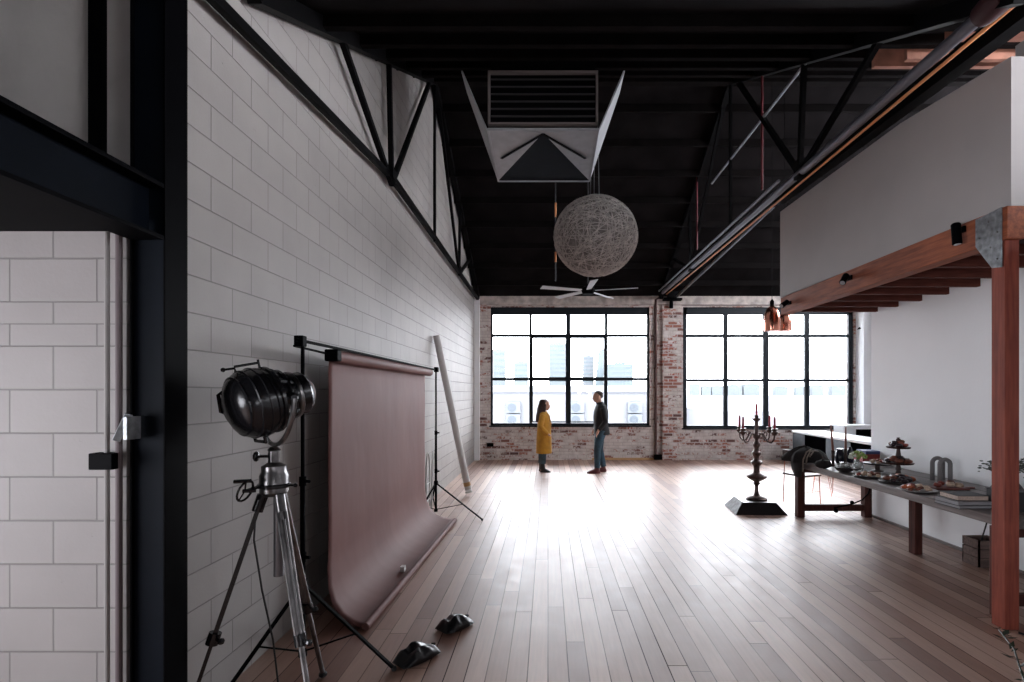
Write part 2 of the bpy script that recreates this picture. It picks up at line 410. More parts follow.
struct(B((wx(662), YB - .07, 0), (wx(681), YB, wz(305.5))).build('wall_pier', M_pier, origin=(0, 0, 0)))
struct(B((XL, YB - .12, 0), (XL + .13, YB, 4.3)).build('trim_2', M_white, origin=(0, 0, 0)))
struct(B((W1[1] - 1.5, YB - .035, 0), (wx(662), YB, .055)).build('baseboard_back', M_tan, origin=(0, 0, 0)))
struct(B((wx(663), YB - .04, wz(305.5)), (wx(778), YB + .0, wz(303.5))).build('trim_3', M_darkwood, origin=(0, 0, 0)))
# side walls
struct(B((XR, -5, 0), (XR + .15, 7.4, 3.12)).build('wall_right', M_white, origin=(0, 0, 0)))
struct(B((XR + .15, 7.25, 0), (XE, 7.4, 3.1)).build('wall_return', M_white, origin=(0, 0, 0)))
struct(B((XE, 7.25, 0), (XE + .2, YB, 4.3)).build('wall_far_right', M_white, origin=(0, 0, 0)))
struct(B((XE - .3, 13.25, 0), (XE, YB, 4.2)).build('trim_4', M_white, origin=(0, 0, 0)))
struct(B((XR - .03, 4.2, 0), (XR, 7.4, .03)).build('baseboard_right', M_tabletop, origin=(0, 0, 0)))
# mezzanine box above the timber frame
XM = 3.355
pts = [(XM + .03, 3.80, 3.12), (XM + .03, 7.58, 3.14), (XM + .03, 7.58, 4.39), (XM + .03, 5.0, 4.34), (XM + .03, 3.80, 4.21)]
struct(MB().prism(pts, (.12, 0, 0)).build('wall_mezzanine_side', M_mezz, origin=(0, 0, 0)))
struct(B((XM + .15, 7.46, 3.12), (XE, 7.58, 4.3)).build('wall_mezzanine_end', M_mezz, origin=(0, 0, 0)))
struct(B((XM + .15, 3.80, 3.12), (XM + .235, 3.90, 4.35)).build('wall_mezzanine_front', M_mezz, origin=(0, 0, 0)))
struct(B((XM + .235, 3.84, 3.12), (XE, 3.94, 4.35)).build('wall_mezzanine_dark_sheet', M_black, origin=(0, 0, 0)))  # black sheet in place of an opening, its darkness put into the colour
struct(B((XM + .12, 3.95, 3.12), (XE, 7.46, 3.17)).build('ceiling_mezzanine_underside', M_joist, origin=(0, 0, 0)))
# roof: two slopes; a glazed slot over the right bay lets daylight in
def slope(name, x0, x1, d0, d1, mtl=M_roof, t=.06):
    z0, z1 = roof_z(d0), roof_z(d1 - 1e-6)
    return struct(MB().hexa([(x0,d0,z0),(x1,d0,z0),(x1,d1,z1),(x0,d1,z1),(x0,d0,z0+t),(x1,d0,z0+t),(x1,d1,z1+t),(x0,d1,z1+t)]).build(name, mtl, origin=(0,0,0)))
XS0, XS1 = 3.6, 5.2
slope('ceiling_near_slope', XL - .2, XS0, 3.2, 8.35); slope('ceiling_near_slope_upper', XS0, XE + .3, 4.75, 8.35)
slope('ceiling_near_slope_front', XS0, XS1, 3.2, 4.05); slope('ceiling_near_slope_edge', XS1, XE + .3, 3.2, 4.75); slope('ceiling_far_slope', XL - .2, XE + .3, 8.35, 13.7)
struct(B((-4.8, -5, 4.36), (XE + .3, 3.2, 4.46)).build('ceiling_flat', M_roof, origin=(0, 0, 0)))
# rear wall behind the photographer, unseen; window opening added for fill light
m = MB(); ry0, ry1 = -5.2, -5.0
RZ0, RZ1, RW = 1.0, 2.0, ((1.8, 2.8),)
m.box((-4.8, ry0, 0), (XE + .3, ry1, RZ0)); m.box((-4.8, ry0, RZ1), (XE + .3, ry1, 4.4))
for a, b in ((-4.8, RW[0][0]), (RW[-1][1], XE + .3)): m.box((a, ry0, RZ0), (b, ry1, RZ1))
struct(m.build('wall_rear', mat('charcoal_wall_paint', (.05, .05, .052), .8), origin=(0, 0, 0)))

# windows
def window(name, W, vx_, hz, thick_v, sash=None):
    x0, x1, z0, z1 = W
    root = bpy.data.objects.new(name, None); COL.objects.link(root); root.location = (0, 0, 0); WORLD[root.name] = Vector((0, 0, 0)); struct(root)
    ya, yb = YB + .05, YB + .13
    m = MB(); tb = .055
    m.box((x0, ya, z0), (x0 + tb * (2 if name == 'window_2' else 1), yb, z1)); m.box((x1 - tb * (2 if name == 'window_2' else 1), ya, z0), (x1, yb, z1))
    m.box((x0, ya, z1 - .19), (x1, yb, z1)); m.box((x0, ya, z0), (x1, yb, z0 + .06))
    for v, t in zip(vx_, thick_v): m.box((wx(v) - t/2, ya + .004, z0 + .03), (wx(v) + t/2, yb - .004, z1 - .1))
    for h, t in hz: m.box((x0 + .02, ya + .012, wz(h) - t/2), (x1 - .02, yb - .012, wz(h) + t/2))
    m.build('window_frame', M_frame, root)
    if sash:
        for a, b in sash:
            q = MB(); xa, xb, za, zb = wx(a), wx(b), wz(422.6), wz(336.5); t = .035
            q.box((xa, ya - .012, za), (xa + t, yb - .02, zb)); q.box((xb - t, ya - .012, za), (xb, yb - .02, zb))
            q.box((xa, ya - .012, za), (xb, yb - .02, za + t)); q.box((xa, ya - .012, zb - t), (xb, yb - .02, zb))
            q.box((xa, ya - .010, wz(379) - .05), (xb, yb - .02, wz(379) + .05))
            q.build('sash', M_frame, root)
    B((x0 - .03, YB - .045, z0 - .035), (x1 + .03, ya, z0)).build('window_sill', M_frame, root, bevel=.004)
    B((x0 + .02, ya + .035, z0 + .02), (x1 - .02, ya + .041, z1 - .02)).build('pane', M_glass, root)
    return root
window('window_1', W1, (530.5, 568.3, 606.4), ((335.3, .075), (379, .075)), (.07, .12, .07), [(531.5, 567), (569.6, 605.5)])
window('window_2', W2, (726.5, 767, 808.3), ((335.6, .075), (380.2, .075)), (.11, .14, .12))
for i, (a, b) in enumerate(RW):
    m = MB(); t_ = .06; m.box((a, -5.14, RZ0), (a + t_, -5.06, RZ1)); m.box((b - t_, -5.14, RZ0), (b, -5.06, RZ1)); m.box((a, -5.14, RZ0), (b, -5.06, RZ0 + t_)); m.box((a, -5.14, RZ1 - t_), (b, -5.06, RZ1))
    m.box(((a + b)/2 - .03, -5.14, RZ0), ((a + b)/2 + .03, -5.06, RZ1))
    struct(m.build('window_%d' % (3 + i), M_frame, origin=(0, 0, 0)))  # frame of the added rear fill window, out of view

# ------------------------------------------------------------------ steel portal on the left
XC = -1.753
t = thing('steel_column', ((XL + XC)/2, 2.45, 0), 'tall black steel column ending the block wall at the left', 'column')
B((XL + .006, 2.395, 0), (XC - .008, 2.51, 4.36)).build('web_face', M_navy, t)
B((XC - .010, 2.38, 0), (XC, 2.525, 4.36)).build('flange_plate', M_black, t, bevel=.002)
B((XL - .004, 2.38, 0), (XL + .006, 2.525, 4.36)).build('flange_plate', M_black, t, bevel=.002)
B((XL - .16, 2.56, 0), (XL + .004, 2.75, 4.36)).build('wall_channel', M_black, t)
t = thing('steel_beam', (XC, 0, 2.45), 'dark blue steel I-beam crossing above the side room opening', 'beam')
B((XC - .085, -4.9, 2.465), (XC - .07, 2.375, 2.685)).build('web', M_navy, t)
B((XC - .155, -4.9, 2.685), (XC, 2.375, 2.705)).build('top_flange', M_black, t, bevel=.002)
B((XC - .155, -4.9, 2.45), (XC, 2.375, 2.468)).build('bottom_flange', M_black, t, bevel=.002)
B((-2.15, 2.43, 2.60), (-2.085, 2.459, 4.36)).build('steel_post', M_black)
o = bpy.data.objects['steel_post']; tag(o, 'dark narrow post against the grey plaster above the steel I-beam', 'post')
t = thing('wall_conduit', P(109, 682, 2.34), 'pair of grey vertical pipes on the side room block wall', 'pipe')
MB().tube([P(107, 745, 2.33), P(107, 232, 2.33)], .011).build('pipe', mat('warm_grey_pipe', (.24, .225, .22), .6), t)
MB().tube([P(119, 745, 2.345), P(119, 232, 2.345)], .014).build('pipe', mat('mauve_pipe', (.10, .075, .08), .6), t)
B(P(88, 470, 2.30), P(123, 452, 2.36)).build('switch_box', M_black, bevel=.004)
tag(bpy.data.objects['switch_box'], 'small black switch box fixed over the vertical pipes at the left', 'switch box')
m = MB(); m.bar(P(116, 441, 2.30), P(129, 414, 2.33), .02, .03); m.box(P(127, 440, 2.30), P(137, 416, 2.38)); m.build('door_latch', M_galv, bevel=.002)
tag(bpy.data.objects['door_latch'], 'angled metal latch arm beside the black steel column', 'latch')

# ------------------------------------------------------------------ roof trusses, purlins, pipes
def truss(X, label, pipechord):
    t = thing('roof_truss', (X, 8.35, 4.2), label, 'truss', None)
    zb = 4.18 if not pipechord else 4.30
    if pipechord: MB().tube([(X, 3.0, zb), (X, 13.45, zb + .02)], .045, 14).build('bottom_chord', mat('grey_pipe', (.13, .13, .15), .4, .4), t)
    else:
        m = MB(); m.bar((X, 2.75, 3.89), (X, 6.06, 4.26), .05, .06); m.bar((X, 6.04, 4.26), (X, 13.45, 4.19), .06, .07); m.build('bottom_chord', M_truss, t)
    MB().bar((X, 3.2, 4.30 - .08), (X, 8.35, 6.82 - .06), .09, .12).build('top_chord', M_truss, t)
    MB().bar((X, 8.35, 6.82 - .06), (X, 13.5, 4.30 - .06), .09, .12).build('top_chord', M_truss, t)
    def zt(d): return roof_z(d) - .12
    for n_ in (6.05, 10.65):
        sgn = 1 if n_ < 8 else -1
        for top in ((n_ - sgn*1.45), n_ - sgn*.10, (n_ + sgn*1.95)):
            MB().bar((X, n_, zb), (X, top, zt(top)), .05, .06).build('strut', M_truss, t)
    MB().bar((X, 8.35, zb), (X, 8.35, 6.75), .04, .05).build('strut', M_truss, t)
    for n_ in (6.05, 10.65):
        MB().box((X - .04, n_ - .07, zb + (.05 if not pipechord else -.05)), (X + .04, n_ + .07, zb + .16)).build('gusset', M_truss, t)
    return t
truss(-1.82, 'black steel truss against the left block wall', False)
truss(2.93, 'dark steel truss with a round grey lower pipe above the pale upper wall', True)
for d in [4.1, 4.9, 5.7, 6.5, 7.3, 8.1]:
    B((XL, d, roof_z(d) - .10), (XE, d + .06, roof_z(d) + .01)).build('roof_purlin', M_purlin)
    tag(bpy.context.scene.objects[-1] if False else COL.objects[-1], 'dark roof purlin under the near roof slope', 'purlin', 'dark purlins of the near roof slope')
for d in [8.75, 9.35, 9.95, 10.55, 11.15, 11.75, 12.35, 12.95]:
    B((XL, d, roof_z(d) - .14), (XE, d + .055, roof_z(d + .05) + .01)).build('roof_purlin', M_purlin)
    tag(COL.objects[-1], 'dark roof purlin stretching across the far roof slope', 'purlin', 'dark purlins of the far roof slope')
B((XL, 8.30, 6.70), (XE, 8.40, 6.84)).build('ridge_beam', M_purlin)
tag(COL.objects[-1], 'black ridge beam along the top of the roof', 'beam')
B((XL, 13.38, 4.36), (XE, 13.55, 4.5)).build('wall_plate_beam', M_purlin)
tag(COL.objects[-1], 'dark beam resting along the top of the back brick wall', 'beam')
MB().tube([(2.93, 9.3, 5.5), (2.93, 4.9, 5.5)], .018).build('conduit_pipe', M_pipe); tag(COL.objects[-1], 'thin light grey pipe crossing the roof above the truss pipe', 'pipe')
MB().tube([(3.03, 3.0, 4.27), (3.03, 13.3, 4.27)], .014).build('conduit_pipe', M_copperpipe); tag(COL.objects[-1], 'long thin orange pipe running beside the truss pipe', 'pipe')
MB().tube([(2.84, 6.4, 4.36), (2.84, 13.3, 4.36)], .02).build('conduit_pipe', M_pipe); tag(COL.objects[-1], 'long silver pipe alongside the round truss pipe', 'pipe')
MB().bar((3.27, 3.3, 4.36), (3.27, 7.4, 4.50), .12, .16).build('edge_beam', M_truss); tag(COL.objects[-1], 'black beam along the head of the pale upper wall', 'beam')
MB().tube([(3.22, 7.4, 4.42), (3.30, 13.3, 4.22)], .03).build('conduit_pipe', M_dkpipe); tag(COL.objects[-1], 'dark sagging pipe lowest of the pipes at the right of the roof', 'pipe')
for (px, pa, pb, d, lab) in ((697, 170, 250, 10.1, 'dark red hanging rod nearest the globe lamp'), (762, 80, 190, 7.1, 'dark red hanging rod halfway along the truss pipe')):
    MB().tube([P(px, pa - 25, d), P(px, pb, d)], .016).build('hanging_rod', M_redpipe); tag(COL.objects[-1], lab, 'rod')
MB().lathe([(.075, -.10), (.085, -.05), (.085, .05), (.075, .10)], (2.93, 3.42, 4.30), (0, 1, 0)).build('pipe_collar', mat('red_oxide', (.035, .008, .01), .6)); tag(COL.objects[-1], 'dark red collar on the round truss pipe near the top right', 'pipe fitting')
WL = mat('roof_timber', (.46, .21, .14), .6, noise_amt=.4, noise_scale=6)
for i, d in enumerate((5.0, 5.5)):
    B((XM + .1, d, roof_z(d) - .22), (XE, d + .05, roof_z(d) - .01)).build('roof_batten', WL); tag(COL.objects[-1], 'reddish roof timber lit by the daylight slot at top right', 'timber', 'lit roof timbers')
for d in (4.12, 4.38, 4.62):
    B((XS0, d, roof_z(d) - .06), (XE, d + .10, roof_z(d) + .03)).build('roof_batten', WL); tag(COL.objects[-1], 'reddish roof timber lit by the daylight slot at top right', 'timber', 'lit roof timbers')
# leading edge timbers on the far purlins that catch the light

# air cooler outlet under the roof
d1, d2 = 6.0, 7.25
def hp(px, d): return (px - VX) / F * d
zc0, zc1 = 4.73, 5.46
xa, xb = hp(488, d1), hp(598, d1)
t = thing('ceiling_air_outlet', ((xa+xb)/2, (d1+d2)/2, zc0), 'boxy black air outlet with white deflector flaps under the roof', 'air outlet')
B((xa + .03, d1 + .03, zc0 + .11), (xb - .03, d2 - .03, 6.05)).build('housing', M_truss, t)
m = MB(); za, zb_ = 4.84, 5.46
for a, b in (((xa, za), (xb, za + .025)), ((xa, zb_ - .025), (xb, zb_)), ((xa, za), (xa + .025, zb_)), ((xb - .025, za), (xb, zb_))):
    m.box((a[0], d1 - .02, a[1]), (b[0], d1 + .03, b[1]))
m.build('grille_frame', mat('taupe_frame', (.20, .17, .16), .6), t)
m = MB()
for i in range(7):
    z = za + .09 + i * .085; m.hexa([(xa+.03, d1, z), (xb-.03, d1, z), (xb-.03, d1+.03, z+.03), (xa+.03, d1+.03, z+.03), (xa+.03, d1, z+.012), (xb-.03, d1, z+.012), (xb-.03, d1+.03, z+.042), (xa+.03, d1+.03, z+.042)])
m.build('louvre_slats', mat('louvre_grey', (.045, .04, .042), .6), t)
C0 = Vector(((xa+xb)/2, d1 + .05, zc0 + .045))
A, Bq, Cq, D = Vector((xa, d1, zc0 + .06)), Vector((xb, d1, zc0 + .06)), Vector((xb, d2, zc0 - .02)), Vector((xa, d2, zc0 - .02))
m = MB(); m.add([A, C0, D, A + Vector((0,0,.02)), C0 + Vector((0,0,.02)), D + Vector((0,0,.02))], [(0,1,2),(5,4,3),(0,3,4,1),(1,4,5,2),(2,5,3,0)])
m.add([Bq, C0, Cq, Bq + Vector((0,0,.02)), C0 + Vector((0,0,.02)), Cq + Vector((0,0,.02))], [(0,1,2),(5,4,3),(0,3,4,1),(1,4,5,2),(2,5,3,0)])
m.build('deflector_panel', M_duct, t)
m = MB(); m.add([C0, Cq, D, C0 + Vector((0,0,.02)), Cq + Vector((0,0,.02)), D + Vector((0,0,.02))], [(0,1,2),(5,4,3),(0,3,4,1),(1,4,5,2),(2,5,3,0)]); m.build('centre_panel', M_navy, t)
m = MB(); m.bar(C0 - Vector((0,0,.012)), Vector((xa + .1, d1 + .62, zc0 + .005)), .03, .01); m.bar(C0 - Vector((0,0,.012)), Vector((xb - .1, d1 + .62, zc0 + .005)), .03, .01); m.build('seam', M_black, t)
m = MB(); m.bar(D, Cq, .02, .03); m.bar(A, D, .02, .03); m.bar(Bq, Cq, .02, .03); m.bar(A, Bq, .02, .03); m.build('rim', M_duct, t)
for s_, xx in ((-1, xa), (1, xb)):
    m = MB(); o_ = .30 * s_
    m.hexa([(xx, d1, zc0 + .05), (xx + .015*s_, d1, zc0 + .05), (xx + .015*s_, d2, zc0), (xx, d2, zc0), (xx + o_, d1 + .05, 5.5), (xx + o_ + .02*s_, d1 + .05, 5.5), (xx + o_ + .02*s_, d2 - .75, 5.5), (xx + o_, d2 - .75, 5.5)])
    m.build('side_flap', M_duct, t)

# globe lamp of wound string
gd = 7.0; gc = P(595.5, 236.5, gd); gr = 41.5 / F * gd
t = thing('globe_pendant', gc - Vector((0, 0, gr)), 'large round pendant globe of tangled grey string', 'lamp')
m = MB()
n_, mm = 72, 36; vs = []
for i in range(mm + 1):
    ph = PI * i / mm
    for k in range(n_):
        th = 2*PI*k/n_; p = Vector((math.sin(ph)*math.cos(th), math.sin(ph)*math.sin(th), math.cos(ph)))
        vs.append(gc + Vector((p.x, p.y, p.z*.94)) * gr * (.965 + .018 * noise.noise(p * 14)))
m.add(vs, [(i*n_+k, (i+1)*n_+k, (i+1)*n_+(k+1)%n_, i*n_+(k+1)%n_) for i in range(mm) for k in range(n_)]); m.build('shade', M_cotton2, t)
m = MB(); rnd = random.Random(3)
for i in range(560):
    ax = Vector((rnd.gauss(0,1), rnd.gauss(0,1), rnd.gauss(0,1))).normalized(); u = ax.orthogonal().normalized(); v = ax.cross(u)
    a0 = rnd.uniform(0, 6.28); L = rnd.uniform(.5, 2.6); off = rnd.uniform(-.75, .75); rr = math.sqrt(1 - off*off); lift = rnd.uniform(.975, 1.012)
    pp = [gc + (ax*off + (u*math.cos(a0 + L*q/12) + v*math.sin(a0 + L*q/12))*rr) * gr * (lift + .008*noise.noise(Vector((i, q*.6, 0)))) for q in range(13)]
    for q in pp: q.z = gc.z + (q.z - gc.z) * .94
    m.tube(pp, .0042, 3, False)
m.build('string_winding', M_cotton, t)
m = MB()
for dx in (-.07, -.02, .05): m.tube([gc + Vector((dx, 0, gr*.97)), gc + Vector((dx*.4, 0, gr + 1.55 + (.4 if False else .0)))], .004, 5)
m.build('suspension_wire', M_pipe, t)
gt = COL.objects[-1]

# ceiling fan
fd = 9.8; fc = P(588, 291, fd)
t = thing('ceiling_fan', fc, 'ceiling fan with five pale blades behind the string globe', 'fan')
MB().lathe([(.02, -.07), (.10, -.06), (.12, -.02), (.12, .05), (.05, .10), (.03, .12)], fc).build('motor_housing', M_black, t)
MB().tube([fc + Vector((0,0,.1)), Vector((fc.x, fd, roof_z(fd) - .02))], .016).build('down_rod', M_dkpipe, t)
for k, a in enumerate((-16, 56, 128, 200, 272)):
    a = math.radians(a); u = Vector((math.cos(a), math.sin(a), 0)); v = Vector((-u.y, u.x, .18))
    m = MB(); p0, p1 = fc + u * .14, fc + u * .93
    m.hexa([p0 - v*.045, p1 - v*.07, p1 + v*.07, p0 + v*.045, p0 - v*.045 + Vector((0,0,.012)), p1 - v*.07 + Vector((0,0,.012)), p1 + v*.07 + Vector((0,0,.012)), p0 + v*.045 + Vector((0,0,.012))])
    m.build('blade', M_fanblade, t, bevel=.003)
MB().tube([P(555.5, 175, 9.0), P(555.5, 281, 9.0)], .012).build('hanging_rod', M_dkpipe); tag(COL.objects[-1], 'thin rod hanging left of the string globe', 'rod')
rod = COL.objects[-1]
for a, b in ((203, 217), (252, 262)): MB().tube([P(555.5, a, 8.99), P(555.5, b, 8.99)], .018).build('rod_marker', M_copperpipe, rod)

# ------------------------------------------------------------------ timber frame of the mezzanine
B((XM, 3.80, 2.88), (XM + .14, 7.50, 3.12)).build('timber_beam', M_timber, bevel=.006)
tag(COL.objects[-1], 'long red timber beam carrying the pale upper wall', 'beam')
B((XM + .14, 3.80, 2.88), (XR + .1, 3.94, 3.12)).build('timber_beam', mat('near_black_timber', (.02, .008, .007), .8, spec=.1), bevel=.006)
tag(COL.objects[-1], 'dark timber beam running right from the top of the red post', 'beam')
B((XM + .012, 3.83, 0), (XM + .118, 3.95, 2.88)).build('timber_post', M_post, bevel=.005)
tag(COL.objects[-1], 'tall red timber post standing at the right on the floorboards', 'post')
t = thing('gusset_plate', (XM, 3.95, 2.6), 'galvanised corner plate where the red post meets the beam', 'bracket')
pts = [P(1003, 207, 3.835), P(974, 220, 4.07), P(974, 247, 4.07), P(992, 268, 3.92), P(1003.5, 267, 3.835)]
pts = [Vector((XM - .004, p.y, p.z)) for p in pts]; MB().prism(pts, (-.006, 0, 0)).build('plate', M_galv, t)
m = MB()
for yy, zz in ((3.87, 2.75), (3.93, 2.85), (3.87, 2.95), (3.95, 3.05), (4.03, 2.95)): MB().lathe([(.007, 0), (.006, .004)], (XM - .010, yy, zz), (-1, 0, 0), 8).build('bolt', M_chrome, t)
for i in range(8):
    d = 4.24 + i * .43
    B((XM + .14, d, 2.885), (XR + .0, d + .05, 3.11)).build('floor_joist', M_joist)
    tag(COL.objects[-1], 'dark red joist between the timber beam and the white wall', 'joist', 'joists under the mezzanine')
# track spotlights on the beam
def spot(y, z, lab, aim, L=.14):
    t = thing('spotlight', (XM - .01, y, z), lab, 'lamp')
    p = Vector((XM, y, z)); MB().box((XM - .02, y - .05, z - .025), (XM, y + .05, z + .025)).build('mounting_plate', M_black, t, bevel=.003)
    q = p + Vector((-.09, -.06, -.01)); MB().tube([p, q], .012).build('arm', M_black, t)
    a = Vector(aim).normalized(); MB().lathe([(.025, -.05), (.034, -.04), (.034, L - .05), (.028, L - .045)], q, a, 16).build('lamp_body', M_black, t)
    MB().lathe([(.026, L - .052), (.026, L - .044)], q, a, 16).build('lens', M_lens, t)
dd = XM * F / (955 - VX); spot(4.22, P(955, 233, dd).z, 'black spotlight on the red beam nearest the corner plate', (0, -.1, -1), .17)
dd = XM * F / (850 - VX); spot(dd, P(850, 278, dd).z, 'black spotlight in the middle of the red beam', (-.6, -.5, -.75))
dd = XM * F / (790 - VX); spot(dd, P(790, 303, dd).z, 'black spotlight at the far end of the red beam', (-.6, -.3, -.4))
# copper pendants
for (px, pyt, pyb, d, r, lab) in ((772, 306, 331, 7.85, .115, 'left polished copper pendant hanging by the beam end'), (784.5, 312, 331, 8.5, .11, 'right polished copper pendant partly behind its neighbour')):
    top, bot = P(px, pyt, d), P(px, pyb, d); h = top.z - bot.z
    t = thing('copper_pendant', bot, lab, 'lamp')
    pr = [(r*.96, 0), (r, .02), (r*1.0, h*.45), (r*.9, h*.7), (r*.65, h*.9), (r*.2, h)]
    n_ = 28; pin = [(a - .006, b - .004) for a, b in pr][::-1]
    MB().lathe(pr + pin, bot, n=28).build('shade', M_copper, t)
    MB().lathe([(.03, h - .01), (.03, h + .07), (.008, h + .1)], bot, n=16).build('cap', M_black, t)
    MB().tube([top + Vector((0,0,.06)), Vector((top.x, d, roof_z(d) - .05))], .004, 6).build('cord', M_black, t)

# ------------------------------------------------------------------ pipe, outlet box, fittings on the back wall
MB().tube([Vector((wx(655.5), YB - .04, 0.08)), Vector((wx(655.5), YB - .04, wz(300))), Vector((wx(661), YB - .04, wz(297)))], .035).build('drain_pipe', mat('oxide_pipe', (.10, .045, .04), .6, noise_amt=.4))
tag(COL.objects[-1], 'dark rusty pipe running up the brick pier between the windows', 'pipe')
B((wx(653), YB - .16, .02), (wx(661), YB - .08, .16)).build('pipe_shoe', M_black, bevel=.01); tag(COL.objects[-1], 'black fitting at the foot of the rusty wall pipe', 'pipe fitting')
B((wx(487), YB - .05, wz(446.5)), (wx(493.5), YB, wz(443))).build('outlet_box', M_black, bevel=.006); tag(COL.objects[-1], 'black outlet box low on the brick wall at the left', 'outlet')
t = thing('truss_bearing', (wx(670), YB - .2, wz(312)), 'black truss bearing bracket on top of the brick pier', 'bracket')
m = MB(); m.box((wx(662), YB - .25, wz(301.5)), (wx(680), YB - .05, wz(299.5))); m.build('bearing_plate', M_black, t)
m = MB(); m.prism([(wx(666), YB - .2, wz(299.5)), (wx(675), YB - .2, wz(299.5)), (wx(685), YB - .3, wz(280)), (wx(667), YB - .3, wz(280))], (0, .12, 0)); m.build('web_plate', M_truss, t)
MB().lathe([(.05, 0), (.05, .16), (.02, .2)], (wx(670), YB - .14, wz(309)), n=12).build('spot_can', M_black, t)
t = thing('wall_lamp', (wx(859), YB - .15, wz(330)), 'small black cone wall lamp at the right edge of the right window', 'lamp')
MB().lathe([(.12, 0), (.04, .14), (.02, .18)], (wx(859), YB - .15, wz(330)), n=16).build('lamp_shade', M_black, t)
MB().tube([(wx(859), YB - .15, wz(330) + .17), (wx(859), YB - .01, wz(330) + .25)], .01).build('arm', M_black, t)
MB().tube([(wx(862), YB - .01 - .08, .7), (wx(862), YB - .09, 4.0)], .03).build('wall_strip', M_darkwood); tag(COL.objects[-1], 'dark vertical strip on the brick right of the right window', 'pipe')

# ------------------------------------------------------------------ backdrop stands, crossbar, paper
def light_stand(x, y, htop, hub_z, feet, label, foot_z=.03):
    t = thing('light_stand', (x, y, 0), label, 'stand')
    m = MB(); m.tube([(x, y, .06), (x, y, 1.15)], .016); m.tube([(x, y, 1.1), (x, y, htop)], .012); m.build('pole', M_black, t)
    pl = list(t.children)[0]
    for z in (1.15, hub_z + .14): MB().lathe([(.022, 0), (.022, .06)], (x, y, z), n=12).tube([(x, y, z + .03), (x + .05, y - .01, z + .03)], .01, 8).build('clamp_knob', M_black, pl)
    MB().lathe([(.03, -.03), (.03, .03)], (x, y, hub_z), n=12).build('collar', M_black, pl); MB().lathe([(.026, -.02), (.026, .02)], (x, y, .07), n=12).build('collar', M_black, pl)
    for fx, fy in feet:
        l = MB().bar((x, y, hub_z), (fx, fy, .018), .022, .014).build('leg', M_black, t)
        k = .58; MB().bar((x, y, .08), (x + (fx-x)*k, y + (fy-y)*k, hub_z*(1-k)), .016, .008).build('brace', M_black, l)
        MB().ball((fx, fy, .016), .018, 8).build('rubber_foot', M_rubber, l)
    return t
SL, SR = (-1.585, 3.36), (-1.607, 7.46)
light_stand(*SL, 2.10, .52, [P(393, 0, 0).xy + Vector(((394-VX)/F*3.27, 3.27)), (-1.86, 2.98), (-1.80, 3.78)], 'black stand holding the near end of the pink paper backdrop')
light_stand(*SR, 2.09, .46, [(-.905, 7.13), (-1.80, 6.95), (-1.82, 8.05)], 'black stand holding the far end of the pink paper backdrop')
t = thing('backdrop_crossbar', (-1.6, 5.4, 2.06), 'black crossbar across the two stands above the pink paper', 'bar')
MB().tube([(-1.60, 3.30, 2.09), (-1.62, 7.50, 2.085)], .011).build('bar', M_black, t)
MB().tube([(-1.64, 3.36, 2.055), (-1.66, 3.95, 2.045)], .008).build('chain_rod', M_black, t)
for y in (3.36, 7.46): B((-1.63, y - .03, 2.05), (-1.57, y + .03, 2.12)).build('bracket', M_black, t, bevel=.006)
B((-1.68, 3.90, 1.99), (-1.58, 3.99, 2.08)).build('roll_holder', M_black, t, bevel=.01)
rc = (-1.645, 2.035); pr_ = .05
t = thing('paper_backdrop', (-1.6, 5.5, 0), 'dusty pink paper backdrop unrolled from its tube down to the floor', 'backdrop')
MB().tube([(rc[0], 3.98, rc[1]), (rc[0], 7.22, rc[1])], pr_, 24).build('roll', M_paper, t)
path = [(rc[0] - pr_*.6, rc[1] + .035), (rc[0] - pr_*.99, rc[1]), (-1.70, 1.9)] + [(-1.70 + .003*math.sin(i*1.1), 1.9 - i*.16) for i in range(1, 10)]
path += [(-1.695, .40), (-1.675, .26), (-1.63, .15), (-1.56, .075), (-1.47, .035), (-1.38, .02), (-1.32, .022)]
ny = 40; vs = []; fs = []
for j in range(ny + 1):
    y = 4.02 + (7.17 - 4.02) * j / ny
    for i, (x, z) in enumerate(path):
        w = .006 * noise.noise(Vector((y * 1.3, z * 1.1, 3))) * (1 if 0 < i < len(path) - 3 else .3)
        f = i / (len(path) - 1); y2 = y - (.22 * max(0, (f - .62)/.38) * (1 - j/ny)) * 1.0
        ex = .05 * max(0, (f - .7)/.3) * (j/ny)
        vs.append((x + w + ex, y2, z))
L = len(path)
for j in range(ny):
    for i in range(L - 1): fs.append((j*L+i, j*L+i+1, (j+1)*L+i+1, (j+1)*L+i))
o = MB().add(vs, fs).build('paper_sheet', M_paper, t); md = o.modifiers.new('thick', 'SOLIDIFY'); md.thickness = .0015
MB().tube([(-1.34, 3.82, .032), (-1.30, 5.4, .028), (-1.26, 7.05, .028)], .028, 12).build('rolled_edge', M_paper, t)
m = MB(); q = P(403, 577, 5.02); q.z = .03; m.box(q + Vector((-.02, -.03, 0)), q + Vector((.02, .03, .05))); m.build('peg', M_tube); tag(COL.objects[-1], 'small white clip holding the pink paper edge at the floor', 'clip')

# leaning cardboard tube
a, b = Vector((-1.345, 8.83, .06)), Vector((-1.845, 8.6, 2.70))
t = thing('cardboard_tube', (a.x, a.y, 0), 'long white cardboard tube leaning against the block wall', 'tube')
MB().tube([a + (b-a)*.02, b], .058, 20).build('tube_body', M_tube, t)
MB().tube([a, a + (b-a)*.012], .060, 20).build('end_cap', M_tube, t); MB().tube([a + (b-a)*.045, a + (b-a)*.07], .0595, 20).build('tape_band', M_tan, t)
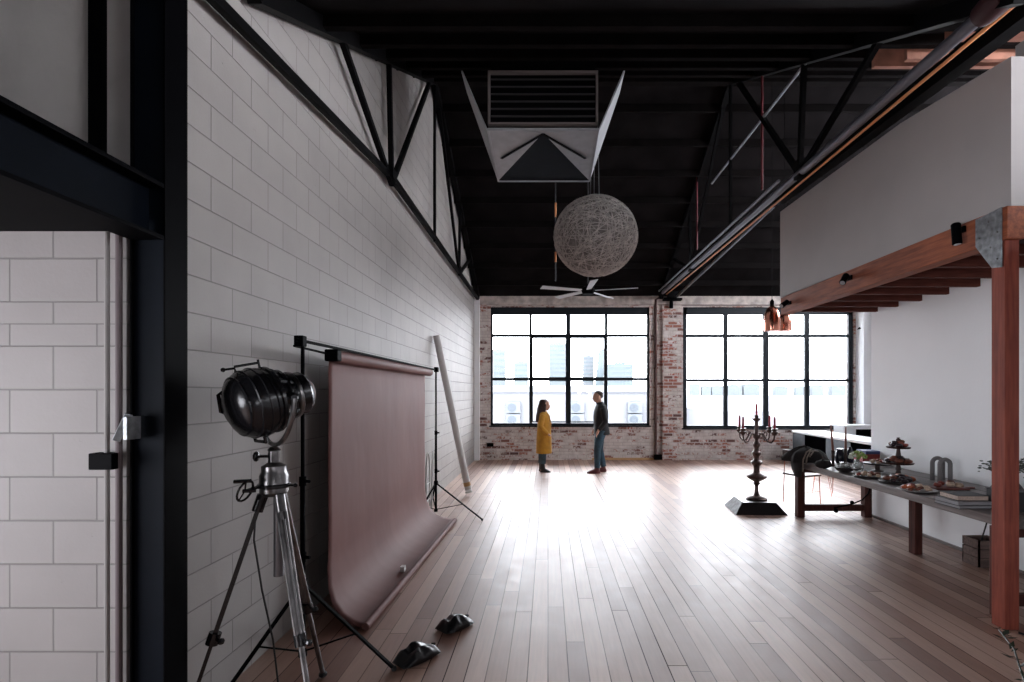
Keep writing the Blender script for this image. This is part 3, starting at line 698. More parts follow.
# folded white tubular frame behind the far stand
t = thing('folding_frame', (-1.78, 7.75, 0), 'folded white tubular stool frame behind the far backdrop stand', 'stool')
for dx, dy in ((0, 0), (.05, .16)):
    c0 = Vector((-1.76 + dx, 7.62 + dy, 0)); pts = []
    for i in range(25):
        u = i / 24; an = PI * u; pts.append(c0 + Vector((.0, -.11 * math.cos(an), .02 + .55 + .30 * math.sin(an)))) if True else None
    pts = [c0 + Vector((0, -.13, .012))] + pts + [c0 + Vector((0, .13, .012))]
    MB().tube(pts, .011, 8).build('hoop', M_tube, t)
m = MB()
for z in (.18, .42): m.tube([(-1.76, 7.50, z), (-1.76, 7.74, z)], .009, 8)
m.build('rung', M_tube, t)

# ------------------------------------------------------------------ vintage floodlight on tripod
hc = Vector((-1.53, 2.74, 1.70)); ax = Vector((.60, .78, .22)).normalized(); side = ax.cross(Vector((0,0,1))).normalized(); upv = side.cross(ax)
t = thing('studio_floodlight', (-1.47, 2.79, 1.24), 'large vintage black spotlight head with chrome lens ring', 'lamp')
MB().lathe([(.02, -.150), (.08, -.144), (.135, -.118), (.168, -.08), (.182, -.03), (.182, .02), (.170, .034), (.170, .05), (.180, .055), (.180, .07), (.160, .078), (.145, .11), (.152, .115), (.152, .13), (.128, .135), (.12, .17)], hc, ax, 36).build('reflector_drum', M_lamp, t)
MB().lathe([(.115, .155), (.126, .16), (.126, .195), (.118, .20), (.118, .24), (.108, .25)], hc, ax, 36).build('lens_barrel', M_lamp, t)
MB().lathe([(.127, .168), (.131, .172), (.131, .186), (.127, .19)], hc, ax, 36).build('chrome_ring', M_chrome, t)
MB().lathe([(.105, .235), (.10, .262), (.07, .285), (.02, .296)], hc, ax, 30).build('lens', M_lens, t)
for h_, r_ in ((-.10, .153), (-.055, .178), (-.01, .184)): MB().lathe([(r_ - .004, h_ - .006), (r_ + .004, h_ - .003), (r_ + .004, h_ + .003), (r_ - .004, h_ + .006)], hc, ax, 36).build('drum_rib', M_lamp, t)
m = MB(); q = hc - upv*.175 - ax*.03; m.tube([q - side*.06, q - side*.06 - upv*.03, q + side*.06 - upv*.03, q + side*.06], .009, 8); m.build('lower_bracket', M_lamp, t)
for k_, dz_ in enumerate((.05, -.06)):
    q = hc + ax*.10 - side*.14 + upv*dz_; MB().box(q + Vector((-.022, -.02, -.018)), q + Vector((.022, .02, .018))).build('latch', M_chrome, t, bevel=.004)
m = MB()
for k in range(10):
    an = 2*PI*k/10; r_ = side*math.cos(an) + upv*math.sin(an); m.bar(hc + ax*.075 + r_*.168, hc + ax*.155 + r_*.123, .012, .012)
m.build('cooling_fin', M_lamp, t)
m = MB(); c_ = hc - ax*.105; hv = Vector((-.95, .25, .1)).normalized()
h0 = c_ + upv*.075 - side*.03; h1 = c_ - upv*.045 - side*.03
m.tube([h0 + ax*.02, h0 + hv*.05, h0 + hv*.085 - upv*.02, h1 + hv*.095 + upv*.01, h1 + hv*.05, h1 + ax*.0], .0095, 8); m.ball(h1 + hv*.045 - upv*.015, .014, 8); m.build('rear_handle', M_lamp, t)
m = MB(); h0 = hc + upv*.176 - ax*.07; h1 = hc + upv*.176 + ax*.05
m.tube([h0, h0 + upv*.028, h1 + upv*.028, h1], .007, 8); m.tube([h0 + upv*.02, h0 + upv*.022 - ax*.05], .006, 8); m.ball(h0 + upv*.022 - ax*.055, .012, 8)
m.tube([h1, h1 + upv*.045], .006, 8); m.build('top_bracket', M_lamp, t)
for s_ in (-1, 1): MB().lathe([(.03, 0), (.034, .01), (.034, .02), (.018, .03), (.018, .045)], hc + ax*.10 + side*.15*s_, side*s_, 16).build('pivot_knob', M_lamp, t)
m = MB(); pts = []; yb = Vector((-1.47, 2.79, 1.435))
for i in range(21):
    an = PI * i / 20; pts.append(hc + ax*.10 + side*(.195*math.cos(an)) + Vector((0, 0, -.25*math.sin(an))))
for q in pts: q.x += (yb.x - (hc + ax*.10).x) * max(0, (hc.z - q.z)/.25); q.y += (yb.y - (hc + ax*.10).y) * max(0, (hc.z - q.z)/.25)
m.tube(pts, .013, 8); m.build('yoke', M_chrome, t)
m = MB(); p_ = Vector((-1.47, 2.79, 0)); m.lathe([(.028, 1.38), (.028, 1.44), (.035, 1.445), (.02, 1.46)], p_, n=20); m.build('spigot', M_chrome, t)
m = MB(); m.tube([p_ + Vector((-.02, 0, 1.41)), p_ + Vector((-.085, -.01, 1.41))], .008, 8); m.ball(p_ + Vector((-.09, -.01, 1.41)), .026, 10, (.6, 1, 1.1)); m.build('locking_knob', M_lamp, t)
# tripod (thing of its own: the head lifts off)
t = thing('tripod', (-1.47, 2.79, 0), 'heavy chrome tripod carrying the vintage spotlight', 'tripod')
m = MB(); m.lathe([(.05, 1.20), (.07, 1.22), (.072, 1.31), (.062, 1.33), (.062, 1.36), (.03, 1.38)], p_, n=28); m.build('crown', M_chrome, t)
m = MB(); m.lathe([(.078, 1.245), (.082, 1.25), (.082, 1.262), (.078, 1.267)], p_, n=28)
for an in (0, 2.1, 4.2): m.tube([p_ + Vector((math.cos(an)*.075, math.sin(an)*.075, 1.255)), p_ + Vector((math.cos(an)*.11, math.sin(an)*.11, 1.255))], .006, 6); m.ball(p_ + Vector((math.cos(an)*.115, math.sin(an)*.115, 1.255)), .012, 8)
m.build('clamp_ring', M_lamp, t)
MB().tube([p_ + Vector((.01, .03, 1.2)), p_ + Vector((.01, .03, .76))], .026, 16).build('centre_column', mat('dull_steel', (.16, .16, .17), .35, .8), t)
m = MB(); wc = P(245, 491, 2.66); m.lathe([(.0, 0)] and [(.01, -.01), (.01, .05)], wc, (1, .2, 0), 10)
rim = [wc + Vector((.02*math.sin(a_*2*PI/16), math.cos(a_*2*PI/16)*.028, math.sin(a_*2*PI/16)*.052)) + Vector((math.cos(a_*2*PI/16)*.02, 0, 0)) for a_ in range(17)]
m.tube(rim, .006, 6)
for a_ in (0, 5, 11): m.tube([wc, rim[a_]], .004, 6)
m.tube([wc, p_ + Vector((-.06, 0, 1.255))], .008, 8); m.tube([rim[4] + Vector((.01,0,0)), rim[4] + Vector((-.07, -.01, -.003))], .010, 8); m.build('crank_wheel', M_lamp, t)
feet = [(-1.845, 2.60), (-1.385, 3.20), (-1.155, 2.58)]
for i, (fx, fy) in enumerate(feet):
    f_ = Vector((fx, fy, .02)); h_ = p_ + Vector((0, 0, 1.20)) + (Vector((fx, fy, 0)) - p_).normalized() * .055; dv = (f_ - h_)
    sd = dv.cross(Vector((0, 0, 1))).normalized() * .020
    lm = M_lamp if i == 0 else M_chrome
    m = MB()
    if i == 0: m.bar(h_, h_ + dv*.62, .032, .022); m.bar(h_ + dv*.5, f_, .022, .018)
    else: m.tube([h_ + sd*.9, h_ + dv*.6 + sd*.9], .0115, 10); m.tube([h_ - sd*.9, h_ + dv*.6 - sd*.9], .0115, 10); m.tube([h_ + dv*.1, f_], .014, 10)
    lg = m.build('leg', lm, t)
    m = MB(); q = h_ + dv*.60; m.tube([q - dv.normalized()*.03, q + dv.normalized()*.03], .03, 12); m.tube([q, q + Vector((.055, -.03, 0))], .007, 6); m.ball(q + Vector((.06, -.033, 0)), .017, 8); m.build('leg_clamp', M_lamp, lg)
    m = MB(); m.tube([h_ - dv.normalized()*.01, h_ + dv.normalized()*.08], .028, 12); m.build('hinge', M_lamp if i == 0 else M_chrome, lg)
    MB().ball(f_, .026, 10, (1, 1, .75)).build('rubber_foot', M_rubber, lg)
m = MB(); pts = [P(256, 505, 2.78), P(254, 540, 2.80), P(262, 590, 2.85), P(273, 640, 2.9), P(279, 668, 3.02)]; e = Vector(((275-VX)/F*2.9, 2.9, .012)); pts[-1].z = .02; m.tube([p for p in pts] + [e], .005, 6); m.build('power_cable', M_rubber)
tag(COL.objects[-1], 'thin black cable hanging down from the vintage spotlight', 'cable')

# sandbags
def sandbag(c, ang, L_, W_, label):
    t = thing('sandbag', (c[0], c[1], 0), label, 'sandbag')
    m = MB(); n1, n2 = 20, 16; vs = []; u = Vector((math.cos(ang), math.sin(ang), 0)); v = Vector((-u.y, u.x, 0))
    for i in range(n1 + 1):
        s_ = i / n1; fx = (s_ - .5) * L_; prof = math.sin(PI * min(1, max(0, s_*.9 + .05))) ** .45
        hgt = .068 * (math.sin(PI * s_) ** .6 if 0 < s_ < 1 else 0) + .008
        wid = W_ / 2 * (.62 + .38 * prof)
        for k in range(n2):
            a_ = 2*PI*k/n2; yy = math.cos(a_) * wid; zz = math.sin(a_); ez = hgt * (1 + .9*noise.noise(Vector((fx*14, yy*16, c[0]*3)))) if zz > 0 else hgt*.25
            p = Vector((c[0], c[1], 0)) + u*fx + v*yy; p.z = max(.002, .012 + zz*ez); vs.append(p)
    m.add(vs, [(i*n2+k, i*n2+(k+1)%n2, (i+1)*n2+(k+1)%n2, (i+1)*n2+k) for i in range(n1) for k in range(n2)] + [tuple(range(n2-1,-1,-1)), tuple(range(n1*n2, (n1+1)*n2))])
    m.build('bag', M_sandbag, t, sharp=60)
    m = MB(); cc = Vector((c[0], c[1], 0)); m.tube([cc + u*L_*.5 + v*W_*.2, cc + u*(L_*.5 + .035) + v*W_*.3 + Vector((0,0,.02)), cc + u*(L_*.5 + .03) + v*W_*.42 + Vector((0,0,.012))], .009, 6); m.build('corner_tie', M_sandbag, t)
    m = MB(); m.bar(cc + u*L_*.03 + v*W_*.42 + Vector((0,0,.035)), cc + u*L_*.03 - v*W_*.42 + Vector((0,0,.035)), .03, .006); m.bar(cc + u*L_*.03 + v*W_*.25 + Vector((0,0,.062)), cc + u*L_*.03 - v*W_*.25 + Vector((0,0,.062)), .03, .006); m.build('strap', M_sandbag, t)
def fl(px, py): d = CH * F / (py - VY); return ((px - VX)/F*d, d)
sandbag(fl(417, 659), math.radians(50), .29, .17, 'black sandbag on the floor nearer to the camera')
sandbag(fl(455, 627), math.radians(48), .26, .18, 'black sandbag on the floor farther from the camera')

# ------------------------------------------------------------------ candelabra
cb = Vector((3.12, 7.78, .16))
t = thing('display_plinth', (3.06, 7.78, 0), 'low black tapered plinth under the candelabra', 'plinth')
m = MB(); bt = [(2.70, 7.46, 0), (3.43, 7.42, 0), (3.43, 8.12, 0), (2.76, 8.12, 0)]; tp = [(2.83, 7.56, .16), (3.31, 7.54, .16), (3.31, 8.0, .16), (2.87, 8.0, .16)]
m.hexa(bt + tp); m.build('body', mat('black_lacquer', (.012, .009, .010), .3), t, bevel=.004)
m = MB(); e = Vector((-.006, 0, .006)); q = [Vector(bt[0]), Vector(bt[3]), Vector(tp[3]), Vector(tp[0])]; m.add([p + e for p in q] + [p + e*.2 for p in q], [(0,1,2,3),(7,6,5,4),(0,4,5,1),(1,5,6,2),(2,6,7,3),(3,7,4,0)])
m.build('lit_side_facet', mat('lit_scuffed_steel', (.16, .165, .175), .6, .0, noise_amt=.7, noise_scale=14), t)  # mottled left facet, made lighter: the window's reflection is in its colour
t = thing('candelabra', cb, 'tall tarnished candelabra holding five red candles on the black plinth', 'candelabra')
base = [(.15, 0), (.155, .02), (.13, .04), (.05, .065), (.035, .09)]
stem = [(.035, .085), (.028, .14), (.026, .20), (.045, .235), (.055, .25), (.04, .265), (.10, .30), (.145, .335), (.14, .36), (.09, .385), (.045, .41), (.045, .48), (.05, .50), (.08, .54), (.082, .56), (.045, .59), (.04, .63), (.06, .67), (.066, .70), (.04, .73), (.034, .77), (.05, .80), (.052, .83), (.03, .87), (.03, .90), (.055, .93), (.05, .96), (.028, 1.0), (.026, 1.15), (.034, 1.17)]
MB().lathe(base, cb, n=28).build('foot', M_silver, t); MB().lathe(smooth_prof(stem), cb, n=24).build('stem', M_silver, t)
MB().lathe([(.02, 1.16), (.055, 1.19), (.06, 1.215), (.03, 1.22), (.028, 1.25), (.05, 1.262)], cb, n=20).build('candle_cup', M_silver, t)
cand = [(cb + Vector((0, 0, 1.262)), .165)]
for k in range(4):
    a_ = math.radians(31 + 90*k) ; u = Vector((math.cos(a_), math.sin(a_), 0))
    arc = [cb + u*r_ + Vector((0,0,z_)) for r_, z_ in ((.03, .93), (.07, .985), (.12, .985), (.15, .93), (.19, .875), (.25, .865), (.295, .91), (.305, .99))]
    m = MB(); m.tube(arc, .012, 8); m.tube([cb + u*r_ + Vector((0,0,z_)) for r_, z_ in ((.12, .985), (.15, 1.02), (.18, 1.0), (.175, .965), (.155, .96))], .008, 6)
    ar = m.build('arm', M_silver, t)
    MB().lathe([(.018, 0), (.045, .03), (.05, .05), (.028, .06), (.035, .09), (.05, .10)], cb + u*.305 + Vector((0,0,.975)), n=16).build('candle_cup', M_silver, t)
    cand.append((cb + u*.305 + Vector((0,0,1.075)), .165))
def where(i, p): return ['tall red candle in the top centre cup of the candelabra', 'red candle on the far right arm of the candelabra', 'red candle on the inner left arm of the candelabra', 'red candle at the far left arm of the candelabra', 'red candle on the inner right arm of the candelabra'][i]
c0 = None
for i, (p, h) in enumerate(cand):
    if c0 is None:
        c0 = MB().lathe([(.017, 0), (.015, h*.8), (.011, h), (.002, h + .004)], p, n=12).build('candle', M_candle, origin=p); tag(c0, where(i, p), 'candle', 'red candles of the candelabra')
        MB().tube([p + Vector((0,0,h)), p + Vector((0,0,h+.012))], .002, 5).build('wick', M_black, c0)
    else: dup(c0, p, where(i, p))

# ------------------------------------------------------------------ long table
TX0, TX1, TY0, TY1, TZ = 3.52, 4.57, 3.98, 7.46, .78
t = thing('long_table', ((TX0+TX1)/2, (TY0+TY1)/2, 0), 'long weathered timber table with dark red legs along the white wall', 'table')
for i in range(4):
    w_ = (TX1 - TX0)/4; B((TX0 + i*w_ + .002, TY0, TZ - .075), (TX0 + (i+1)*w_ - .002, TY1, TZ)).build('tabletop_board', M_tabletop, t, bevel=.006)
for (x, y) in ((3.51, 7.30), (4.45, 7.30), (3.495, 4.02), (4.45, 4.02), (3.965, 5.62)):
    B((x, y, 0), (x + .085 + (.015 if y > 6 else 0), y + .10, TZ - .075)).build('leg', M_tableleg, t, bevel=.005)
for y in (7.33, 4.05): B((3.60, y, .085), (4.45, y + .06, .175)).build('stretcher', M_tableleg, t, bevel=.004)
for y in (7.30, 4.02): B((3.56, y, TZ - .15), (4.54, y + .1, TZ - .075)).build('rail', M_tableleg, t, bevel=.004)
m = MB(); c1 = [P(834, 508, 7.25), P(852, 504, 7.25), P(862, 500, 7.2), P(868, 494, 7.15), P(871, 486, 7.1)]; m.tube(c1, .010, 8); m.ball(P(852, 502.5, 7.24), .028, 10); m.ball(P(836, 510.5, 7.24), .032, 10); m.build('iron_tie_rod', M_black, t)

def onT(px, py, dz=0):    # point on the table top under a pixel
    d = (CH - TZ) * F / (py - VY); return Vector(((px - VX)/F*d, d, TZ + dz))
# draped jacket over the far end of the table
t = thing('draped_jacket', (3.62, 7.3, TZ), 'dark jacket with taupe edges heaped over the far end of the table', 'jacket')
m = MB(); c_ = Vector((3.62, 7.30, TZ)); n_ = 26; vs = []
for i in range(14):
    ph = PI/2 * i/13
    for k in range(n_):
        a_ = 2*PI*k/n_; r_ = math.cos(ph); rad = 1 + .22*math.sin(a_*5 + 1) * r_ + .18*noise.noise(Vector((a_*1.3, ph*2, 1)))
        p = c_ + Vector((math.cos(a_)*.27*r_*rad, math.sin(a_)*.20*r_*rad, .012 + .20*math.sin(ph)*(1 + .22*noise.noise(Vector((math.cos(a_)*2, math.sin(a_)*2, ph)))))); vs.append(p)
m.add(vs, [(i*n_+k, i*n_+(k+1)%n_, (i+1)*n_+(k+1)%n_, (i+1)*n_+k) for i in range(13) for k in range(n_)] + [tuple(range(n_-1,-1,-1))]); m.build('body', M_cloth, t, sharp=80)
m = MB(); m.loft([(3.47, 7.22, TZ - .19, .03, .08), (3.455, 7.22, TZ - .1, .045, .12), (3.46, 7.24, TZ + .0, .055, .14), (3.50, 7.28, TZ + .08, .10, .15), (3.56, 7.3, TZ + .14, .06, .08)], 16); m.build('hanging_sleeve', M_cloth, t, sharp=80)
for s_ in (0, 1, 2):
    m = MB(); m.tube([Vector((3.46 + .05*s_, 7.06 + .01*s_, TZ - .10 + .1*s_)), Vector((3.47 + .05*s_, 7.07, TZ + .06 + .03*s_)), Vector((3.54 + .05*s_, 7.12, TZ + .16 + .01*s_)), Vector((3.64 + .05*s_, 7.18, TZ + .195 - .02*s_))], .010, 8); m.build('taupe_edging', M_cloth_l, t)
p = onT(825, 469); t = thing('shoulder_bag', p, 'small black bag beside the heaped jacket', 'bag')
MB().ball(p + Vector((0, .05, .055)), .10, 16, (1.05, .8, .55), .25).build('bag_body', M_cloth, t, sharp=80)
MB().tube([p + Vector((-.08, .0, .05)), p + Vector((-.04, -.03, .13)), p + Vector((.04, -.02, .12)), p + Vector((.08, 0, .05))], .008, 6).build('handle', M_cloth, t)
# taper candles in turned holders
for (px, py, top, lean, lab) in ((833, 466, 425, -.03, 'left brown taper candle in a turned holder on the table'), (845.5, 464, 427, .005, 'right brown taper candle in a turned holder on the table')):
    p = onT(px, py); d = p.y; zt = P(px, top, d).z; hh = zt - TZ
    t = thing('candlestick', p, lab, 'candlestick')
    MB().lathe([(.045, 0), (.045, .01), (.018, .03), (.014, .09), (.022, .12), (.014, .15), (.024, .20), (.028, .21)], p, n=16).build('holder', M_darkwood, t)
    MB().tube([p + Vector((0, 0, .19)), p + Vector((lean, 0, hh))], [.017, .009], 10).build('taper', mat('brown_wax', (.20, .075, .055), .5), t)
def simple(name, lab, cat, p, parts, group=None):
    t = thing(name, p, lab, cat, group)
    for nm, mb, mt in parts: mb.build(nm, mt, t)
    return t
p = onT(840, 463); MB().lathe([(.05, 0), (.06, .03), (.06, .14), (.04, .17), (.042, .20)], p, n=18).build('dark_jar', mat('ink_glaze', (.02, .022, .035), .2)); tag(COL.objects[-1], 'dark glazed jar between the two taper candles', 'jar')
p = onT(850, 462.5); MB().lathe([(.045, 0), (.05, .03), (.05, .15), (.022, .19), (.022, .22)], p, n=18).build('dark_bottle', mat('ink_glaze2', (.015, .018, .03), .15)); tag(COL.objects[-1], 'squat dark bottle right of the taper candles', 'bottle')
p = onT(844.5, 472); simple('sauce_bowl', 'glass and dark bowl in front of the taper candles', 'bowl', p, [('bowl', MB().lathe([(.045, 0), (.09, .02), (.115, .06), (.105, .06), (.08, .025), (.03, .012)], p, n=24), M_dish), ('glass_cup', MB().lathe([(.04, .025), (.055, .06), (.05, .12), (.046, .12), (.05, .06), (.035, .03)], p, n=20), M_dglass)])
p = onT(858, 471); simple('glass_tumbler', 'stemless glass below the pale flowers', 'glass', p, [('cup', MB().lathe([(.03, 0), (.055, .025), (.06, .06), (.045, .12), (.042, .12), (.056, .06), (.05, .03), (.02, .01)], p, n=22), M_dglass)])
# flowers in a small vase
p = onT(857, 465.5); t = thing('flower_posy', p, 'posy of pale green and white flowers standing on the table', 'flowers')
MB().lathe([(.035, 0), (.04, .05), (.03, .08), (.028, .08), (.03, .02)], p, n=16).build('vase', M_dglass, t)
rnd = random.Random(5)
m1, m2 = MB(), MB()
for i in range(70):
    q = Vector((rnd.gauss(0, 1), rnd.gauss(0, 1), abs(rnd.gauss(0, 1)))).normalized(); c_ = p + Vector((.01, 0, .10)) + Vector((q.x*.105, q.y*.08, q.z*.085)); (m1 if c_.x > p.x - .03 else m2).ball(c_, rnd.uniform(.014, .026), 6, (1, 1, .7))
m1.build('green_blooms', M_green, t); m2.build('white_blooms', M_petal, t)
# boxes by the wall
p = onT(873, 463); w_ = .30
t = thing('card_box', p + Vector((0, .05, 0)), 'blue and red card box behind the food stand', 'box')
B(p + Vector((-.14, .0, .0)), p + Vector((.16, .22, .12))).build('carton', M_redbox, t, bevel=.003); B(p + Vector((-.10, -.002, .12)), p + Vector((.17, .22, .165))).build('lid', M_bluebox, t, bevel=.003)

def pile(center, rx, ry, z, n, cols, group, label, r=(.022, .038), seed=1, layers=1, name='canape'):
    rnd = random.Random(seed); protos = []
    for i in range(n):
        k = i % len(cols); rr = rnd.uniform(*r)
        ang = 2.4 * i; rad = math.sqrt((i + .5)/n); lift = (1 - rad) * .03 * layers
        q = center + Vector((rx*rad*math.cos(ang), ry*rad*math.sin(ang), 0)); q.z = z + lift
        if len(protos) <= k or protos[k] is None:
            o = MB().ball(q + Vector((0,0,rr*.62)), rr, 10, (1.15, 1, .66), .3).build(name, cols[k], origin=q, sharp=80); tag(o, label, 'food', group); protos.append(o)
        else:
            o = protos[k].copy(); COL.objects.link(o); o.location = q
        o.rotation_euler.z = rnd.uniform(0, 6)
def plate(p, r, name, lab, m_=M_dish, h=.018):
    MB().lathe([(r*.6, 0), (r*.75, .004), (r, h), (r*.99, h + .004), (r*.75, .010), (.01, .009)], p, n=30).build(name, m_); tag(COL.objects[-1], lab, 'plate')
# front platter
p = onT(872, 478.5) + Vector((.03, .10, 0)); plate(p, .165, 'serving_platter', 'dark platter of small pink bites nearest the table edge')
pile(p, .115, .10, TZ + .012, 11, [M_pink, M_cream, M_pastry], 'bites on the dark front platter', 'small round bite on the dark front platter', seed=3)
# cake stand
p = onT(877.5, 471); t = thing('cake_stand', p, 'low dark pedestal stand behind the front platter', 'cake stand')
MB().lathe([(.07, 0), (.065, .01), (.025, .02), (.025, .07), (.05, .085)], p, n=20).build('pedestal', M_darkwood, t); MB().lathe([(.05, .08), (.15, .085), (.16, .10), (.155, .103), (.01, .095)], p, n=30).build('plate', M_dish, t)
pile(p, .10, .10, TZ + .098, 9, [M_pastry, M_cream, M_pink], 'bites on the pedestal stand', 'small baked bite on the low pedestal stand', seed=8)
# three tier stand
p = onT(899.5, 476) + Vector((.02, .05, 0)); d = p.y
zt = lambda py: P(0, py, d).z - p.z
t = thing('tiered_stand', p, 'dark wooden two-tier food stand with a turned knob on top', 'food stand')
h1, h2, h3 = zt(464), zt(448.5), zt(437.5)
MB().lathe([(.08, 0), (.075, .012), (.03, .025), (.022, .06), (.03, h1*.5), (.018, h1)], p, n=20).build('foot', M_darkwood, t)
MB().lathe([(.02, h1), (.15, h1 + .004), (.16, h1 + .02), (.155, h1 + .022), (.02, h1 + .012)], p, n=30).build('tier', M_darkwood, t)
MB().lathe([(.018, h1), (.024, (h1+h2)/2 - .01), (.03, (h1+h2)/2), (.018, h2)], p, n=16).build('spindle', M_darkwood, t)
MB().lathe([(.02, h2), (.118, h2 + .004), (.125, h2 + .02), (.12, h2 + .022), (.02, h2 + .012)], p, n=30).build('tier', M_darkwood, t)
MB().lathe([(.014, h2), (.014, h2 + .05), (.026, h3 - .03), (.022, h3 - .015), (.01, h3 - .01), (.02, h3)], p, n=16).build('knob', M_darkwood, t)
pile(p, .115, .115, p.z + h1 + .012, 12, [M_berry, M_pastry, M_berry], 'dark bites on the lower tier', 'dark bite on the lower tier of the stand', seed=4, r=(.036, .052), layers=1.6)
pile(p, .085, .085, p.z + h2 + .012, 9, [M_pastry, M_berry, M_pink], 'bites on the top tier', 'reddish bite on the top tier of the stand', seed=6, r=(.032, .046), layers=1.6)
# dark heaped dish
p = onT(902, 484) + Vector((.02, .08, 0)); plate(p, .19, 'serving_platter', 'dark dish heaped with black berries below the tiered stand')
pile(p, .13, .12, TZ + .012, 16, [M_berry, M_berry, M_berry, M_orange, M_pastry], 'berries heaped on the dark dish', 'dark berry heaped below the tiered stand', seed=9, layers=1.5, r=(.03, .045), name='berry')
# pink platter right
p = onT(918, 493) + Vector((.06, .10, 0)); plate(p, .17, 'serving_platter', 'pale rimmed plate of salmon coloured bites in the middle of the table', mat('pale_rim', (.35, .33, .33), .4))
pile(p, .12, .11, TZ + .012, 13, [M_cream, M_pink, M_pastry, M_cream, M_orange], 'salmon bites on the pale rimmed plate', 'salmon coloured bite on the pale rimmed plate', seed=12)
# board with sliced food
p = onT(952, 489) + Vector((0, .0, 0)); t = thing('serving_board', p, 'reddish serving board between the plate and the books', 'board')
B(p + Vector((-.22, -.08, .0)), p + Vector((.12, .10, .02))).build('board', mat('red_board', (.16, .045, .035), .5), t, bevel=.006)
MB().bar(p + Vector((.11, .01, .012)), p + Vector((.22, .0, .012)), .035, .014).build('handle', mat('red_board', (.16, .045, .035), .5), t)
pile(p + Vector((-.05, 0, 0)), .12, .06, TZ + .02, 6, [M_pastry, M_pink, M_cream], 'slices on the serving board', 'small slice on the reddish serving board', seed=15)
# arch ornaments
for (px, py, lab, off) in ((937.5, 480, 'left grey arch shaped ornament on the table', 0), (945, 482.5, 'right grey arch shaped ornament, overlapping the other one', 0)):
    p = onT(px, py); s_ = .034; W_, H_ = .145 * p.y/5.6, (P(0, 456.5 if px < 940 else 458, p.y).z - TZ)
    r_ = W_/2 - s_/2
    pts = [p + Vector((-r_, 0, s_*.0))] + [p + Vector((-r_*math.cos(a_*PI/16), 0, H_ - r_ - s_/2 + r_*math.sin(a_*PI/16))) for a_ in range(17)] + [p + Vector((r_, 0, 0))]
    m = MB(); m.tube(pts, s_/2 + .005, 12); m.build('arch_ornament', M_ceramic); tag(COL.objects[-1], lab, 'ornament')
# books
p = onT(972, 505)
def book(c, sx, sy, sz, rz, mcov, mpage, lab):
    T = Matrix.Translation(c) @ Matrix.Rotation(rz, 4, 'Z'); t = thing('book', c, lab, 'book')
    m = MB(T); m.box((-sx/2, -sy/2, 0), (sx/2, sy/2, .005)); m.box((-sx/2, -sy/2, sz - .005), (sx/2, sy/2, sz)); m.box((sx/2 - .006, -sy/2, 0), (sx/2, sy/2, sz)); m.build('cover', mcov, t, bevel=.001)
    m = MB(T); m.box((-sx/2 + .006, -sy/2 + .005, .005), (sx/2 - .006, sy/2 - .005, sz - .005)); m.build('pages', mpage, t)
c_ = onT(972, 509) + Vector((.03, .13, 0))
book(c_, .30, .27, .030, .05, M_bookblack, M_bookgrey, 'lowest book of the stack, large with grey page edges')
book(c_ + Vector((.0, .0, .030)), .30, .26, .028, .02, M_bookgrey, M_bookgrey, 'grey book second from the bottom of the stack')
book(c_ + Vector((.02, .02, .058)), .26, .22, .045, -.04, M_bookblack, M_pagew, 'thick book with tan page edges topping the stack')
c2 = onT(1010, 512) + Vector((.10, .12, 0)); book(c2, .20, .24, .16, 0, M_bookblack, M_bookblack, 'thick black box file mostly behind the red post')
# dried plant in dark vase
p = onT(1007, 501); t = thing('potted_plant', p, 'dark twiggy plant in a black vase behind the red post', 'plant')
MB().lathe([(.07, 0), (.11, .05), (.12, .11), (.08, .17), (.05, .19), (.06, .205), (.05, .205), (.04, .18)], p, n=22).build('vase', M_bookblack, t)
rnd = random.Random(11); ms, ml = MB(), MB()
for i in range(24):
    a_ = rnd.uniform(0, 6.28); e_ = p + Vector((math.cos(a_)*rnd.uniform(.10, .26), math.sin(a_)*rnd.uniform(.05, .14), rnd.uniform(.28, .40))); s0 = p + Vector((0, 0, .17)); mid = (s0 + e_)/2 + Vector((0, 0, .03)); ms.tube([s0, mid, e_], .003, 5)
    for j in range(9):
        c_ = mid + (e_ - mid)*rnd.uniform(.0, 1.1) + Vector((rnd.gauss(0, .02), rnd.gauss(0, .02), rnd.gauss(0, .02))); ml.ball(c_, rnd.uniform(.009, .017), 6, (1.3, 1, .5))
ms.build('stems', M_leaf, t); ml.build('leaves', M_leaf, t)
# crate under the table
t = thing('wooden_crate', (4.42, 5.35, 0), 'dark wooden crate on the floor under the table', 'crate')
x0, x1, y0, y1, hh = 4.31, 4.565, 5.2, 5.41, .275
m = MB()
for k in range(3):
    z0 = .008 + k * .09
    m.box((x0, y0, z0), (x1, y0 + .014, z0 + .083)); m.box((x0, y1 - .014, z0), (x1, y1, z0 + .083)); m.box((x0, y0, z0), (x0 + .014, y1, z0 + .083)); m.box((x1 - .014, y0, z0), (x1, y1, z0 + .083))
m.build('side_boards', M_crate, t); B((x0, y0, 0), (x1, y1, .012)).build('bottom', M_crate, t)
MB().tube([(4.30, 5.05, .70), (4.31, 5.1, .5), (4.36, 5.2, .36), (4.42, 5.3, .26), (4.42, 5.32, .02)], .007, 6).build('hanging_cable', M_rubber); tag(COL.objects[-1], 'black cable drooping from the table into the wooden crate', 'cable')
